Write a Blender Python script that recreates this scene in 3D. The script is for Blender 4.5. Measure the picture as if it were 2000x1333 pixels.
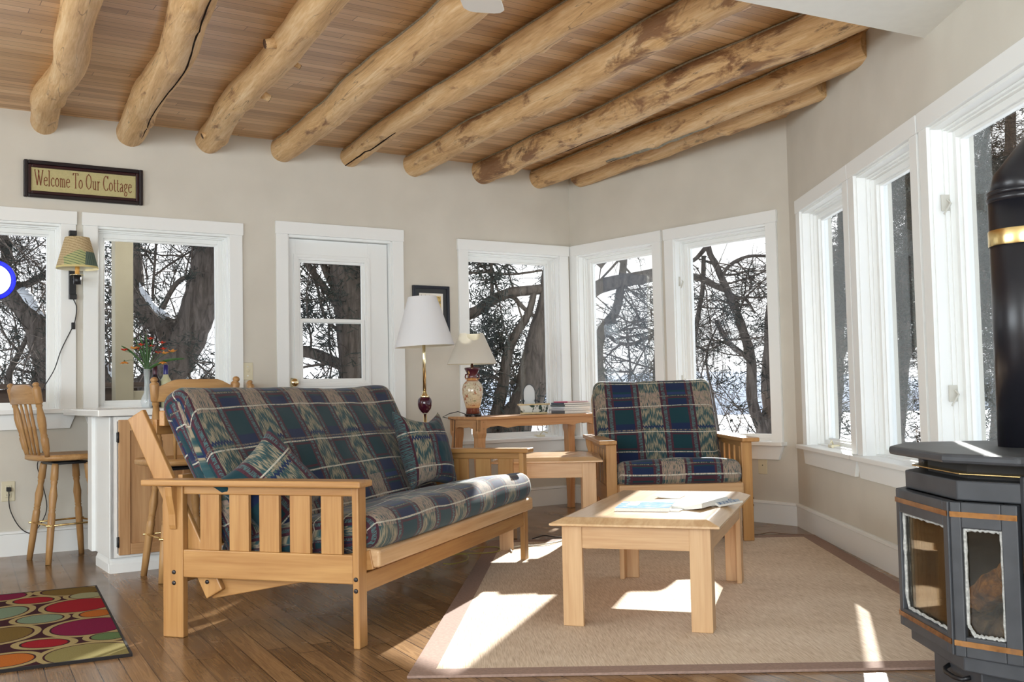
import bpy, bmesh, math, random
from mathutils import Vector, Matrix, noise
R = math.radians
for _o in list(bpy.data.objects): bpy.data.objects.remove(_o, do_unlink=True)
SC = bpy.context.scene
COL = SC.collection

# ---------------------------------------------------------------- camera
F, PITCH, ROLL, H = 2014.0, 0.048, 0.021, 0.9
cp, sp, cr, sr = math.cos(PITCH), math.sin(PITCH), math.cos(ROLL), math.sin(ROLL)
RT = Vector((cr, sp * sr, -sr * cp)); FW = Vector((0, cp, sp)); UP = Vector((sr, -sp * cr, cp * cr))
CAM = Vector((0, 0, H))
cd = bpy.data.cameras.new('camera'); cam = bpy.data.objects.new('camera', cd); COL.objects.link(cam)
cd.sensor_width = 36; cd.lens = F / 2000 * 36; cd.clip_start = 0.05; cd.clip_end = 2000
M = Matrix.Identity(4)
for i in range(3): M[i][0] = RT[i]; M[i][1] = UP[i]; M[i][2] = -FW[i]; M[i][3] = CAM[i]
cam.matrix_world = M; SC.camera = cam

# ---------------------------------------------------------------- sky, sun, fill lamps, exposure
SUN_AZ, SUN_EL = R(16.3), R(22.4)
SUNH = Vector((math.sin(SUN_AZ), math.cos(SUN_AZ), 0))
SUN = Vector((SUNH.x * math.cos(SUN_EL), SUNH.y * math.cos(SUN_EL), math.sin(SUN_EL)))
W = bpy.data.worlds.new('world'); SC.world = W; W.use_nodes = True
nt = W.node_tree; nt.nodes.clear()
tc = nt.nodes.new('ShaderNodeTexCoord')
dt = nt.nodes.new('ShaderNodeVectorMath'); dt.operation = 'DOT_PRODUCT'; dt.inputs[1].default_value = SUN
nt.links.new(tc.outputs['Generated'], dt.inputs[0])
rp = nt.nodes.new('ShaderNodeValToRGB')
mr = nt.nodes.new('ShaderNodeMapRange'); mr.inputs[1].default_value = -1; mr.inputs[2].default_value = 1
nt.links.new(dt.outputs['Value'], mr.inputs[0]); nt.links.new(mr.outputs[0], rp.inputs[0])
e = rp.color_ramp.elements
e[0].position = 0.0; e[0].color = (0.30, 0.36, 0.46, 1); e[1].position = 1.0; e[1].color = (1.0, 1.0, 1.0, 1)
x_ = e.new(0.55); x_.color = (0.42, 0.47, 0.55, 1)
x_ = e.new(0.80); x_.color = (0.90, 0.93, 0.98, 1)
bg = nt.nodes.new('ShaderNodeBackground'); bg.inputs[1].default_value = 1.25
wo = nt.nodes.new('ShaderNodeOutputWorld')
nt.links.new(rp.outputs[0], bg.inputs[0]); nt.links.new(bg.outputs[0], wo.inputs[0])
sd = bpy.data.lights.new('sun', 'SUN'); sd.energy = 15; sd.angle = R(0.6); sd.color = (1, 0.98, 0.94)
so = bpy.data.objects.new('sun', sd); COL.objects.link(so); so.rotation_euler = (-SUN).to_track_quat('-Z', 'Y').to_euler()

def area(name, loc, target, sx, sy, power, color=(1, 1, 1)):
    l = bpy.data.lights.new(name, 'AREA'); l.shape = 'RECTANGLE'; l.size = sx; l.size_y = sy; l.energy = power; l.color = color
    o = bpy.data.objects.new(name, l); COL.objects.link(o); o.location = loc
    o.rotation_euler = (Vector(target) - Vector(loc)).to_track_quat('-Z', 'Y').to_euler(); return o
# added fill lamps standing in for daylight, just inside unseen rear and kitchen windows
area('rear_fill_light', (-1.3, -2.76, 1.40), (-1.3, 6, 1.5), 4.5, 1.5, 200, (.90, 0.96, 1))
area('kitchen_fill_light', (-4.52, 1.5, 1.48), (3, 1.5, 1.48), 2.9, 1.4, 85, (0.88, 0.95, 1))
vs = SC.view_settings; vs.view_transform = 'Standard'; vs.look = 'None'; vs.exposure = 0.50; vs.gamma = 1; vs.use_curve_mapping = False
SC.cycles.max_bounces = 8; SC.cycles.transparent_max_bounces = 24; SC.cycles.use_denoising = True
SC.cycles.sample_clamp_indirect = 6

# ---------------------------------------------------------------- geometry of the place (metres; camera stands at the origin)
def nv(a): return Vector((math.cos(a), math.sin(a), 0))
NA, DA = nv(2.142), 6.6717
NB, DB = nv(0.679), 5.5521
NC, DC = nv(-0.017), 1.6911
def cross_pt(n1, d1, n2, d2):
    det = n1.x * n2.y - n1.y * n2.x
    return Vector(((d1 * n2.y - n1.y * d2) / det, (n1.x * d2 - d1 * n2.x) / det, 0))
AB = cross_pt(NA, DA, NB, DB); BC = cross_pt(NB, DB, NC, DC)
def udir(n): return Vector((n.y, -n.x, 0))
def frame(o, n):
    u = udir(n); m = Matrix.Identity(4)
    for i in range(3): m[i][0] = u[i]; m[i][1] = n[i]; m[i][3] = o[i]
    return m
MA, MB_, MC = frame(AB, NA), frame(AB, NB), frame(BC, NC)
def ray(x, y): return (RT * ((x - 1000) / F) + FW + UP * (-(y - 666.5) / F))
def at(x, y, Y): r = ray(x, y); return CAM + r * (Y / r.y)          # the point Y metres ahead seen there
def flr(x, y, z=0): r = ray(x, y); return CAM + r * ((z - H) / r.z)   # the point at height z seen there

# ---------------------------------------------------------------- tags
def tag(o, label=None, cat=None, group=None, kind=None):
    if label: o['label'] = label
    if cat: o['category'] = cat
    if group: o['group'] = group
    if kind: o['kind'] = kind
    return o
def empty(name, loc=(0, 0, 0), rz=0, parent=None, mw=None):
    o = bpy.data.objects.new(name, None); COL.objects.link(o); o.empty_display_size = 0.05
    if mw is not None: o.matrix_world = mw
    else: o.location = loc; o.rotation_euler = (0, 0, rz)
    if parent: o.parent = parent
    return o
def thing(name, label, cat, loc=(0, 0, 0), rz=0, group=None, mw=None):
    return tag(empty(name, loc, rz, None, mw), label, cat, group)
def children(o): return [c for c in bpy.data.objects if c.parent == o]
def copy_tree(o, parent=None):
    c = o.copy(); COL.objects.link(c)
    if parent: c.parent = parent
    for ch in children(o): copy_tree(ch, c)
    return c

# ---------------------------------------------------------------- mesh builder
class MB:
    def __init__(s): s.v = []; s.f = []; s.sm = []; s.uv = {}
    def add(s, vs, fs, smooth=False, uvs=None):
        b = len(s.v); s.v += [tuple(v) for v in vs]
        for k, f in enumerate(fs):
            s.f.append([b + i for i in f]); s.sm.append(smooth)
            if uvs: s.uv[len(s.f) - 1] = [uvs[i] for i in f] if not callable(uvs) else uvs(k)
        return s
    def box(s, x0, x1, y0, y1, z0, z1, m=None):
        vs = [Vector((x, y, z)) for z in (z0, z1) for y in (y0, y1) for x in (x0, x1)]
        if m: vs = [m @ v for v in vs]
        return s.add(vs, [(0, 2, 3, 1), (4, 5, 7, 6), (0, 1, 5, 4), (2, 6, 7, 3), (0, 4, 6, 2), (1, 3, 7, 5)])
    def hexa(s, vs):
        return s.add(vs, [(0, 2, 3, 1), (4, 5, 7, 6), (0, 1, 5, 4), (2, 6, 7, 3), (0, 4, 6, 2), (1, 3, 7, 5)])
    def prism(s, poly, h0, h1, fn):
        n = len(poly); vs = [fn(a, b, h0) for a, b in poly] + [fn(a, b, h1) for a, b in poly]
        return s.add(vs, [list(range(n))[::-1], list(range(n, 2 * n))] + [(i, (i + 1) % n, n + (i + 1) % n, n + i) for i in range(n)])
    def tube(s, pts, rads, n=8, caps=True, smooth=True):
        pts = [Vector(p) for p in pts]
        if not hasattr(rads, '__len__'): rads = [rads] * len(pts)
        vs = []; up = None
        for i, p in enumerate(pts):
            t = (pts[min(i + 1, len(pts) - 1)] - pts[max(i - 1, 0)])
            if t.length < 1e-9: t = Vector((0, 0, 1))
            t.normalize()
            if up is None:
                up = Vector((0, 0, 1)) if abs(t.z) < .9 else Vector((1, 0, 0))
            a = t.cross(up)
            if a.length < 1e-6: a = t.orthogonal()
            a.normalize(); up = a.cross(t).normalized()
            for k in range(n):
                c = 2 * math.pi * k / n; vs.append(p + (a * math.cos(c) + up * math.sin(c)) * rads[i])
        fs = [(i * n + k, i * n + (k + 1) % n, (i + 1) * n + (k + 1) % n, (i + 1) * n + k) for i in range(len(pts) - 1) for k in range(n)]
        s.add(vs, fs, smooth)
        if caps:
            b = len(s.v) - len(vs); s.f.append([b + k for k in range(n)][::-1]); s.sm.append(False)
            s.f.append([b + (len(pts) - 1) * n + k for k in range(n)]); s.sm.append(False)
        return s
    def lathe(s, prof, c=(0, 0, 0), n=32, smooth=True, caps=True, m=None):
        c = Vector(c); vs = []
        for r, z in prof:
            for k in range(n):
                a = 2 * math.pi * k / n; v = Vector((r * math.cos(a), r * math.sin(a), z))
                vs.append((m @ v if m else v) + c)
        fs = [(i * n + k, i * n + (k + 1) % n, (i + 1) * n + (k + 1) % n, (i + 1) * n + k) for i in range(len(prof) - 1) for k in range(n)]
        b = len(s.v); s.add(vs, fs, smooth)
        if caps:
            s.f.append([b + k for k in range(n)][::-1]); s.sm.append(False)
            s.f.append([b + (len(prof) - 1) * n + k for k in range(n)]); s.sm.append(False)
        return s
    def turned(s, p0, p1, prof, n=14):      # a turned spindle between two points
        p0, p1 = Vector(p0), Vector(p1); pts = [p0.lerp(p1, t) for t, r in prof]; return s.tube(pts, [r for t, r in prof], n)
    def sphere(s, c, r, nu=16, nv_=10, sc=(1, 1, 1)):
        c = Vector(c); prof = [(r * math.sin(math.pi * i / nv_) + 1e-5, -r * math.cos(math.pi * i / nv_)) for i in range(nv_ + 1)]
        m = Matrix.Diagonal((sc[0], sc[1], sc[2])).to_3x3()
        return s.lathe(prof, c, nu, True, True, m)
    def grid(s, nu, nv_, fn, uvf=None, smooth=True, wrapu=False):
        vs = [fn(i, j) for j in range(nv_) for i in range(nu)]
        iu = nu if wrapu else nu - 1
        fs = [(j * nu + i, j * nu + (i + 1) % nu, (j + 1) * nu + (i + 1) % nu, (j + 1) * nu + i) for j in range(nv_ - 1) for i in range(iu)]
        uvs = None
        if uvf: uvs = lambda k: [uvf(k % iu + a, k // iu + b) for a, b in ((0, 0), (1, 0), (1, 1), (0, 1))]
        return s.add(vs, fs, smooth, uvs)
    def build(s, name, mat, parent=None, bevel=0, mw=None, solid=0, seg=2):
        me = bpy.data.meshes.new(name); me.from_pydata(s.v, [], s.f)
        me.polygons.foreach_set('use_smooth', s.sm)
        if s.uv:
            l = me.uv_layers.new(name='UVMap')
            for p in me.polygons:
                u = s.uv.get(p.index)
                if u:
                    for k, li in enumerate(p.loop_indices): l.data[li].uv = u[k]
        me.update()
        o = bpy.data.objects.new(name, me); COL.objects.link(o)
        if callable(mat): mat = mat(s.v)
        if mat: me.materials.append(mat)
        if parent: o.parent = parent
        if mw is not None: o.matrix_world = mw
        if solid:
            md = o.modifiers.new('solid', 'SOLIDIFY'); md.thickness = solid; md.offset = 0
        if bevel:
            md = o.modifiers.new('bevel', 'BEVEL'); md.width = bevel; md.segments = seg; md.limit_method = 'ANGLE'; md.angle_limit = R(40)
        return o

# ---------------------------------------------------------------- node expressions
class X:                                   # a value socket with arithmetic
    def __init__(s, nt, k): s.nt = nt; s.k = k
    def _m(s, op, *o):
        n = s.nt.nodes.new('ShaderNodeMath'); n.operation = op
        for i, a in enumerate((s,) + o):
            if isinstance(a, X): s.nt.links.new(a.k, n.inputs[i])
            else: n.inputs[i].default_value = a
        return X(s.nt, n.outputs[0])
    def __add__(s, o): return s._m('ADD', o)
    def __radd__(s, o): return s._m('ADD', o)
    def __sub__(s, o): return s._m('SUBTRACT', o)
    def __rsub__(s, o): return (s * -1) + o
    def __mul__(s, o): return s._m('MULTIPLY', o)
    def __rmul__(s, o): return s._m('MULTIPLY', o)
    def __truediv__(s, o): return s._m('DIVIDE', o)
    def abs(s): return s._m('ABSOLUTE')
    def sin(s): return s._m('SINE')
    def fract(s): return s._m('FRACT')
    def floor(s): return s._m('FLOOR')
    def sqrt(s): return s._m('SQRT')
    def min(s, o): return s._m('MINIMUM', o)
    def max(s, o): return s._m('MAXIMUM', o)
    def lt(s, o): return s._m('LESS_THAN', o)
    def gt(s, o): return s._m('GREATER_THAN', o)
    def band(s, a, b): return s.gt(a) * s.lt(b)
    def soft(s, a, b):                      # smooth 0..1 between a and b
        n = s.nt.nodes.new('ShaderNodeMapRange'); n.inputs[1].default_value = a; n.inputs[2].default_value = b
        s.nt.links.new(s.k, n.inputs[0]); return X(s.nt, n.outputs[0])
class Mat:
    def __init__(s, name, rough=0.5, spec=0.5, color=None, **kw):
        s.m = bpy.data.materials.new(name); s.m.use_nodes = True; s.nt = s.m.node_tree
        s.b = s.nt.nodes['Principled BSDF']; s.out = s.nt.nodes['Material Output']
        s.b.inputs['Roughness'].default_value = rough; s.b.inputs['Specular IOR Level'].default_value = spec
        if color: s.b.inputs['Base Color'].default_value = (*color, 1)
        for k, v in kw.items(): s.b.inputs[k.replace('_', ' ')].default_value = v
    def coord(s, kind='Object', rot=(0, 0, 0), scale=(1, 1, 1)):
        t = s.nt.nodes.new('ShaderNodeTexCoord'); mp = s.nt.nodes.new('ShaderNodeMapping')
        mp.inputs['Rotation'].default_value = rot; mp.inputs['Scale'].default_value = scale
        s.nt.links.new(t.outputs[kind], mp.inputs[0]); return mp.outputs[0]
    def xyz(s, v):
        n = s.nt.nodes.new('ShaderNodeSeparateXYZ'); s.nt.links.new(v, n.inputs[0]); return [X(s.nt, o) for o in n.outputs]
    def vec(s, *c):
        n = s.nt.nodes.new('ShaderNodeCombineXYZ')
        for i, a in enumerate(c):
            if isinstance(a, X): s.nt.links.new(a.k, n.inputs[i])
            else: n.inputs[i].default_value = a
        return n.outputs[0]
    def noise(s, v, scale=5, detail=3, rough=0.5, dist=0):
        n = s.nt.nodes.new('ShaderNodeTexNoise'); n.inputs['Scale'].default_value = scale; n.inputs['Detail'].default_value = detail
        n.inputs['Roughness'].default_value = rough; n.inputs['Distortion'].default_value = dist
        s.nt.links.new(v, n.inputs['Vector']); return X(s.nt, n.outputs[0])
    def white(s, v):
        n = s.nt.nodes.new('ShaderNodeTexWhiteNoise'); s.nt.links.new(v, n.inputs[0]); return X(s.nt, n.outputs['Value'])
    def ramp(s, x, stops):
        n = s.nt.nodes.new('ShaderNodeValToRGB'); e = n.color_ramp.elements
        e[0].position = stops[0][0]; e[0].color = (*stops[0][1], 1); e[1].position = stops[-1][0]; e[1].color = (*stops[-1][1], 1)
        for p, c in stops[1:-1]: q = e.new(p); q.color = (*c, 1)
        s.nt.links.new(x.k, n.inputs[0]); return n.outputs[0]
    def mix(s, a, b, f, mode='MIX'):
        n = s.nt.nodes.new('ShaderNodeMix'); n.data_type = 'RGBA'; n.blend_type = mode
        if isinstance(f, X): s.nt.links.new(f.k, n.inputs[0])
        else: n.inputs[0].default_value = f
        for i, c in ((6, a), (7, b)):
            if isinstance(c, tuple): n.inputs[i].default_value = (*c, 1)
            else: s.nt.links.new(c, n.inputs[i])
        return n.outputs[2]
    def color(s, c): s.nt.links.new(c, s.b.inputs['Base Color']); return s
    def rough(s, x): s.nt.links.new(x.k, s.b.inputs['Roughness']); return s
    def bump(s, x, strength=0.3, dist=0.01):
        n = s.nt.nodes.new('ShaderNodeBump'); n.inputs['Strength'].default_value = strength; n.inputs['Distance'].default_value = dist
        s.nt.links.new(x.k, n.inputs['Height']); s.nt.links.new(n.outputs[0], s.b.inputs['Normal']); return s

def srgb(r, g, b):
    f = lambda c: (c / 255 / 12.92) if c / 255 <= .04045 else ((c / 255 + .055) / 1.055) ** 2.4
    return (f(r), f(g), f(b))
def dim(c, k): return tuple(a * k for a in c)

def plain(name, c, rough=.5, spec=.5, n=0, ns=30, **kw):
    m = Mat(name, rough, spec, c, **kw)
    if n:
        v = m.coord(); x = m.noise(v, ns, 3); m.color(m.ramp(x, [(.3, dim(c, 1 - n)), (.7, dim(c, 1 + n))])); m.bump(x, .08, .004)
    return m.m
_wood = {}
def wood(key, light, dark, rough=.42, knots=False, grain=1.0, spec=.4):
    """Returns a chooser: grain runs along the longest side of the mesh it is given to."""
    def pick(vs):
        ext = [max(v[i] for v in vs) - min(v[i] for v in vs) for i in range(3)]; ax = ext.index(max(ext))
        k = (key, ax)
        if k in _wood: return _wood[k]
        m = Mat('%s_%s' % (key, 'xyz'[ax]), rough, spec)
        info = m.nt.nodes.new('ShaderNodeObjectInfo')
        t = m.nt.nodes.new('ShaderNodeTexCoord'); av = m.nt.nodes.new('ShaderNodeVectorMath'); av.operation = 'ADD'
        m.nt.links.new(t.outputs['Object'], av.inputs[0])
        sc = m.nt.nodes.new('ShaderNodeVectorMath'); sc.operation = 'SCALE'; sc.inputs[0].default_value = (7, 3, 11)
        m.nt.links.new(info.outputs['Random'], sc.inputs['Scale']); m.nt.links.new(sc.outputs[0], av.inputs[1])
        s = [26 * grain] * 3; s[ax] = 1.6
        mp = m.nt.nodes.new('ShaderNodeMapping'); mp.inputs['Scale'].default_value = s; m.nt.links.new(av.outputs[0], mp.inputs[0])
        a = m.noise(mp.outputs[0], 1.0, 3, .55, .6)
        s2 = [140 * grain] * 3; s2[ax] = 5
        mp2 = m.nt.nodes.new('ShaderNodeMapping'); mp2.inputs['Scale'].default_value = s2; m.nt.links.new(av.outputs[0], mp2.inputs[0])
        b = m.noise(mp2.outputs[0], 1.0, 2, .5)
        x = a * .7 + b * .3
        rnd = X(m.nt, info.outputs['Random']); x = x + (rnd - .5) * .10
        mid = tuple((p + q) / 2 for p, q in zip(light, dark))
        c = m.ramp(x, [(.30, dark), (.47, mid), (.66, light)])
        if knots:
            v = m.nt.nodes.new('ShaderNodeTexVoronoi'); v.inputs['Scale'].default_value = 5.0; m.nt.links.new(av.outputs[0], v.inputs[0])
            d = X(m.nt, v.outputs['Distance']); c = m.mix(c, dim(dark, .35), d.soft(.085, .04))
        m.color(c); m.bump(b, .06, .002); _wood[k] = m.m
        return m.m
    return pick

WHITE = plain('white_trim_paint', srgb(236, 238, 236), .38, .4)
WALLM = Mat('beige_wall_paint', .75, .3)
_v = WALLM.coord(); _n = WALLM.noise(_v, 3, 3); WALLM.color(WALLM.ramp(_n, [(.3, srgb(203, 198, 186)), (.7, srgb(211, 206, 194))])); WALLM.bump(WALLM.noise(_v, 260, 2), .12, .002); WALLM = WALLM.m
SOFFIT = plain('white_ceiling_paint', srgb(238, 240, 236), .7, .2, .015, 20)
PINE = wood('blond_oak', srgb(208, 172, 130), srgb(182, 140, 98), .38)
PINET = wood('blond_oak_top', srgb(214, 180, 138), srgb(190, 150, 106), .2, spec=.6)
FUTONW = wood('futon_oak', srgb(186, 142, 88), srgb(158, 110, 62), .36)
CONSW = wood('knotty_pine', srgb(208, 160, 112), srgb(180, 124, 80), .36, True)
STOOLW = wood('stool_oak', srgb(182, 142, 92), srgb(148, 106, 62), .4)
CABOAK = wood('cabinet_oak', srgb(196, 156, 112), srgb(160, 116, 76), .45)
BLACKM = plain('black_metal', (.012, .012, .014), .4, .5)
BRASS = plain('brass', (.83, .62, .28), .22, .5, Metallic=1.0)
GOLD = plain('pale_brass', (.9, .78, .5), .15, .5, Metallic=1.0)
CHROME = plain('chrome', (.7, .7, .7), .2, .5, Metallic=1.0)
IVORY = plain('ivory_plastic', srgb(214, 206, 178), .4, .5)
BLACKP = plain('black_cord', (.015, .015, .016), .5, .4)
BOLT = plain('dark_bolt', (.05, .045, .045), .4, .5, Metallic=.6)

def glassmat(name, tint=(.95, .96, .96), gloss=.016):
    m = Mat(name); nt = m.nt; nt.nodes.remove(m.b)
    t = nt.nodes.new('ShaderNodeBsdfTransparent'); t.inputs[0].default_value = (*tint, 1)
    g = nt.nodes.new('ShaderNodeBsdfGlossy'); g.inputs['Roughness'].default_value = .02
    fr = nt.nodes.new('ShaderNodeFresnel'); fr.inputs[0].default_value = 1.45
    mul = nt.nodes.new('ShaderNodeMath'); mul.operation = 'MULTIPLY'; mul.inputs[1].default_value = gloss / .04 * .55; nt.links.new(fr.outputs[0], mul.inputs[0])
    mx = nt.nodes.new('ShaderNodeMixShader'); nt.links.new(mul.outputs[0], mx.inputs[0]); nt.links.new(t.outputs[0], mx.inputs[1]); nt.links.new(g.outputs[0], mx.inputs[2])
    nt.links.new(mx.outputs[0], m.out.inputs[0]); return m.m
GLASS = glassmat('window_glass')

def fabric(name, c, trans=.35):
    m = Mat(name, .9, .1, c); nt = m.nt
    v = m.coord(); x = m.noise(v, 400, 2); m.bump(x, .1, .001)
    tr = nt.nodes.new('ShaderNodeBsdfTranslucent'); tr.inputs[0].default_value = (*c, 1)
    mx = nt.nodes.new('ShaderNodeMixShader'); mx.inputs[0].default_value = trans
    nt.links.new(m.b.outputs[0], mx.inputs[1]); nt.links.new(tr.outputs[0], mx.inputs[2]); nt.links.new(mx.outputs[0], m.out.inputs[0]); return m.m

def plaid(name, u0, v0):
    m = Mat(name, .92, .15)
    uv = m.coord('UV'); u, v, _ = m.xyz(uv)
    wob = m.noise(m.vec(u * 3.0, v * 3.0, 0.3), 1, 2) - .5
    uu = ((u - u0) / .35 + .5 + 20.0).fract() * .35 - .175 + wob * .006
    au = uu.abs()
    vv = ((v - v0) / .50 + 20.0).fract() * .50 + wob * .008
    green, navy, maroon = srgb(28, 60, 68), srgb(32, 44, 76), srgb(72, 42, 52)
    teal, cream, tan, sage = srgb(78, 112, 114), srgb(196, 190, 174), srgb(164, 150, 126), srgb(84, 96, 88)
    # plain columns
    c = m.mix(green, navy, vv.band(.13, .185).max(vv.band(.335, .39)).max(vv.band(.46, .5)))
    c = m.mix(c, dim(navy, 1.6), vv.band(.405, .425))
    c = m.mix(c, maroon, vv.band(.011, .021).max(vv.band(.198, .208)).max(vv.band(.304, .314)).max(vv.band(.44, .452)))
    # speckled side stripes
    spk = m.noise(m.vec(u * 60, v * 420, .7), 1, 1)
    st = m.mix(maroon, teal, au.band(.079, .101) * spk.soft(.42, .56))
    st = m.mix(st, dim(maroon, 1.4), au.gt(.101) * spk.soft(.5, .6))
    # ikat columns
    streak = m.noise(m.vec(u * 150, v * 9, .2), 1, 2, .6)
    zig = ((u * (1 / .0175)).fract() - .5).abs()
    ph = (v - v0) * (6.2832 / .083) - au * 70 + zig * 1.9 + (streak - .5) * 13
    w = ph.sin()
    fine = m.noise(m.vec(u * 260, v * 30, .9), 1, 2, .6)
    ik = m.mix(sage, dim(green, 1.5), (w + (fine - .5) * 2.5).soft(-.15, -.85) * .85)
    ik = m.mix(ik, tan, (w + (fine - .5) * 5.5).soft(.1, .9) * .85)
    ik = m.mix(ik, dim(srgb(168, 146, 130), .9), (vv.band(.40, .5) + vv.band(0, .02)) * fine.soft(.40, .55))
    ik = m.mix(ik, dim(navy, 1.2), ((vv - .155 + (zig - .25) * .03).abs()).lt(.007))
    c = m.mix(c, st, au.lt(.115)); c = m.mix(c, ik, au.lt(.066))
    # cream weft lines over everything
    dash = m.noise(m.vec(u * 260, v * 40, .1), 1, 1)
    ln = vv.band(.0, .007).max(vv.band(.186, .193)).max(vv.band(.324, .331))
    c = m.mix(c, cream, ln * dash.soft(.30, .5))
    ln2 = vv.band(.172, .180).max(vv.band(.43, .437))
    c = m.mix(c, dim(tan, .75), ln2 * dash.soft(.42, .6))
    weave = m.noise(m.vec(u * 700, v * 700, 0), 1, 1)
    c = m.mix(c, (.0, .0, .0), weave.soft(.75, .25) * .22)
    m.color(c); m.bump(weave, .12, .001)
    m.b.inputs['Sheen Weight'].default_value = .15
    return m.m
PLAID_SOFA = plaid('plaid_ikat_sofa_fabric', .14, 0)
PLAID_CHAIR = plaid('plaid_ikat_chair_fabric', .378, 0.06)
PLAID_P1 = plaid('plaid_ikat_pillow_fabric_a', .22, .06)
PLAID_P2 = plaid('plaid_ikat_pillow_fabric_b', .10, .10)

# ================================================================ the room shell
TH = .18
def wall(name, mw, u0, u1, z1, opens):
    us = sorted({u0, u1} | {o[0] for o in opens} | {o[1] for o in opens}); zs = sorted({0, z1} | {o[2] for o in opens} | {o[3] for o in opens})
    b = MB()
    for i in range(len(us) - 1):
        # vertical runs merged where there is no opening
        run = None
        for j in range(len(zs) - 1):
            um, zm = (us[i] + us[i + 1]) / 2, (zs[j] + zs[j + 1]) / 2
            hole = any(o[0] < um < o[1] and o[2] < zm < o[3] for o in opens)
            if not hole: run = (run[0], zs[j + 1]) if run else (zs[j], zs[j + 1])
            if (hole or j == len(zs) - 2) and run: b.box(us[i], us[i + 1], 0, TH, run[0], run[1]); run = None
    return tag(b.build(name, WALLM, mw=mw), kind='structure')
ZT = 2.7
CW = .085
def opening(uL, uR, zs): return (uL + CW - .005, uR - CW + .005, zs, 1.965)
WIN = {1: ('A', -4.70, -3.715, .845), 2: ('A', -3.674, -2.687, .845), 3: ('A', -1.045, -.034, .53),
       4: ('B', .004, .990, .53), 5: ('B', 1.026, 2.006, .53),
       6: ('C', .224, 1.265, .53), 7: ('C', 1.283, 2.235, .53), 8: ('C', 2.262, 3.50, .53)}
MW = {'A': MA, 'B': MB_, 'C': MC}
def opens(w): return [opening(*v[1:]) for v in WIN.values() if v[0] == w]
wall('wall_left', MA, -6.0, .05, ZT, opens('A') + [(-2.372, -1.588, 0, 1.992)])
wall('wall_back', MB_, -.02, (BC - AB).length + .02, ZT, opens('B'))
wall('wall_right', MC, -.03, 9.4, ZT, opens('C'))
PL = AB + udir(NA) * -6.0                       # far left end of the window wall
REAR = -2.8
b = MB()
def seg_wall(name, p, q, hole, n, z1=ZT):
    p, q = Vector((p[0], p[1], 0)), Vector((q[0], q[1], 0)); d = q - p; L = d.length
    m = Matrix.Translation(p) @ Matrix.Rotation(math.atan2(d.y, d.x), 4, 'Z')
    wall(name, m, 0, L, z1, [hole]); r_ = tag(empty('window_%d' % n, mw=m), kind='structure'); a0, a1, z0, z2 = hole
    b = MB()
    for k in range(4):
        w = (a1 - a0) / 4; x0 = a0 + w * k
        for (c0, c1, e0, e1) in ((x0, x0 + .06, z0, z2), (x0 + w - .06, x0 + w, z0, z2), (x0 + .06, x0 + w - .06, z0, z0 + .06), (x0 + .06, x0 + w - .06, z2 - .06, z2)): b.box(c0, c1, .05, .12, e0, e1)
    b.build('sash', WHITE, r_); MB().box(a0 + .01, a1 - .01, .09, .094, z0 + .01, z2 - .01).build('glass', GLASS, r_)
    b = MB(); b.box(a0 - .09, a0, -.02, 0, z0 - .09, z2 + .09); b.box(a1, a1 + .09, -.02, 0, z0 - .09, z2 + .09); b.box(a0, a1, -.02, 0, z2, z2 + .09); b.box(a0, a1, -.02, 0, z0 - .09, z0); b.build('casing', WHITE, r_)
seg_wall('wall_kitchen', (PL.x, REAR), (PL.x, PL.y), (2.8, 5.8, .75, 2.2), 10)  # unseen window added to go with the kitchen fill lamp
seg_wall('wall_rear', (1.75, REAR), (PL.x, REAR), (.75, 5.35, .6, 2.2), 9)  # unseen window added around the rear fill lamp

# floor: oak strips running towards the window wall
fm = Mat('oak_strip_floor', .22, .5)
v = fm.coord('Object', (0, 0, R(-28.0)))         # board axis -> texture y
x, y, z = fm.xyz(v)
BW = .079
row = (x / BW).floor(); fx = (x / BW).fract()
off = fm.white(fm.vec(row, 0, 0)); yy = y / 1.7 + off * 7.0; cell = yy.floor(); fy = yy.fract()
rnd = fm.white(fm.vec(row, cell, 3.0))
gr = fm.noise(fm.vec(x * 26 + rnd * 9, y * 1.5, rnd * 20), 1, 4, .6, 1.6)
gr2 = fm.noise(fm.vec(x * 240, y * 6, rnd * 9), 1, 2, .6)
figure = ((gr * 34.0).sin() * .5 + .5)
t_ = gr * .35 + gr2 * .35 + figure * .12 + (rnd - .5) * .26
c = fm.ramp(t_, [(.18, srgb(94, 68, 45)), (.40, srgb(124, 94, 63)), (.58, srgb(146, 112, 76)), (.80, srgb(172, 136, 96))])
gap = fx.lt(.040).max(fy.lt(.0022))
c = fm.mix(c, srgb(46, 30, 20), gap); fm.color(c); fm.bump(gap * -1.0 + gr2 * .03, .2, .0015)
fm.rough(fm.noise(fm.vec(x * 3, y * 3, 0), 1, 3).soft(.2, .9) * .18 + .17)
fl = MB().box(-6, 2.0, REAR - .2, 8.9, -.1, 0).build('floor', fm.m); tag(fl, kind='structure')

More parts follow.
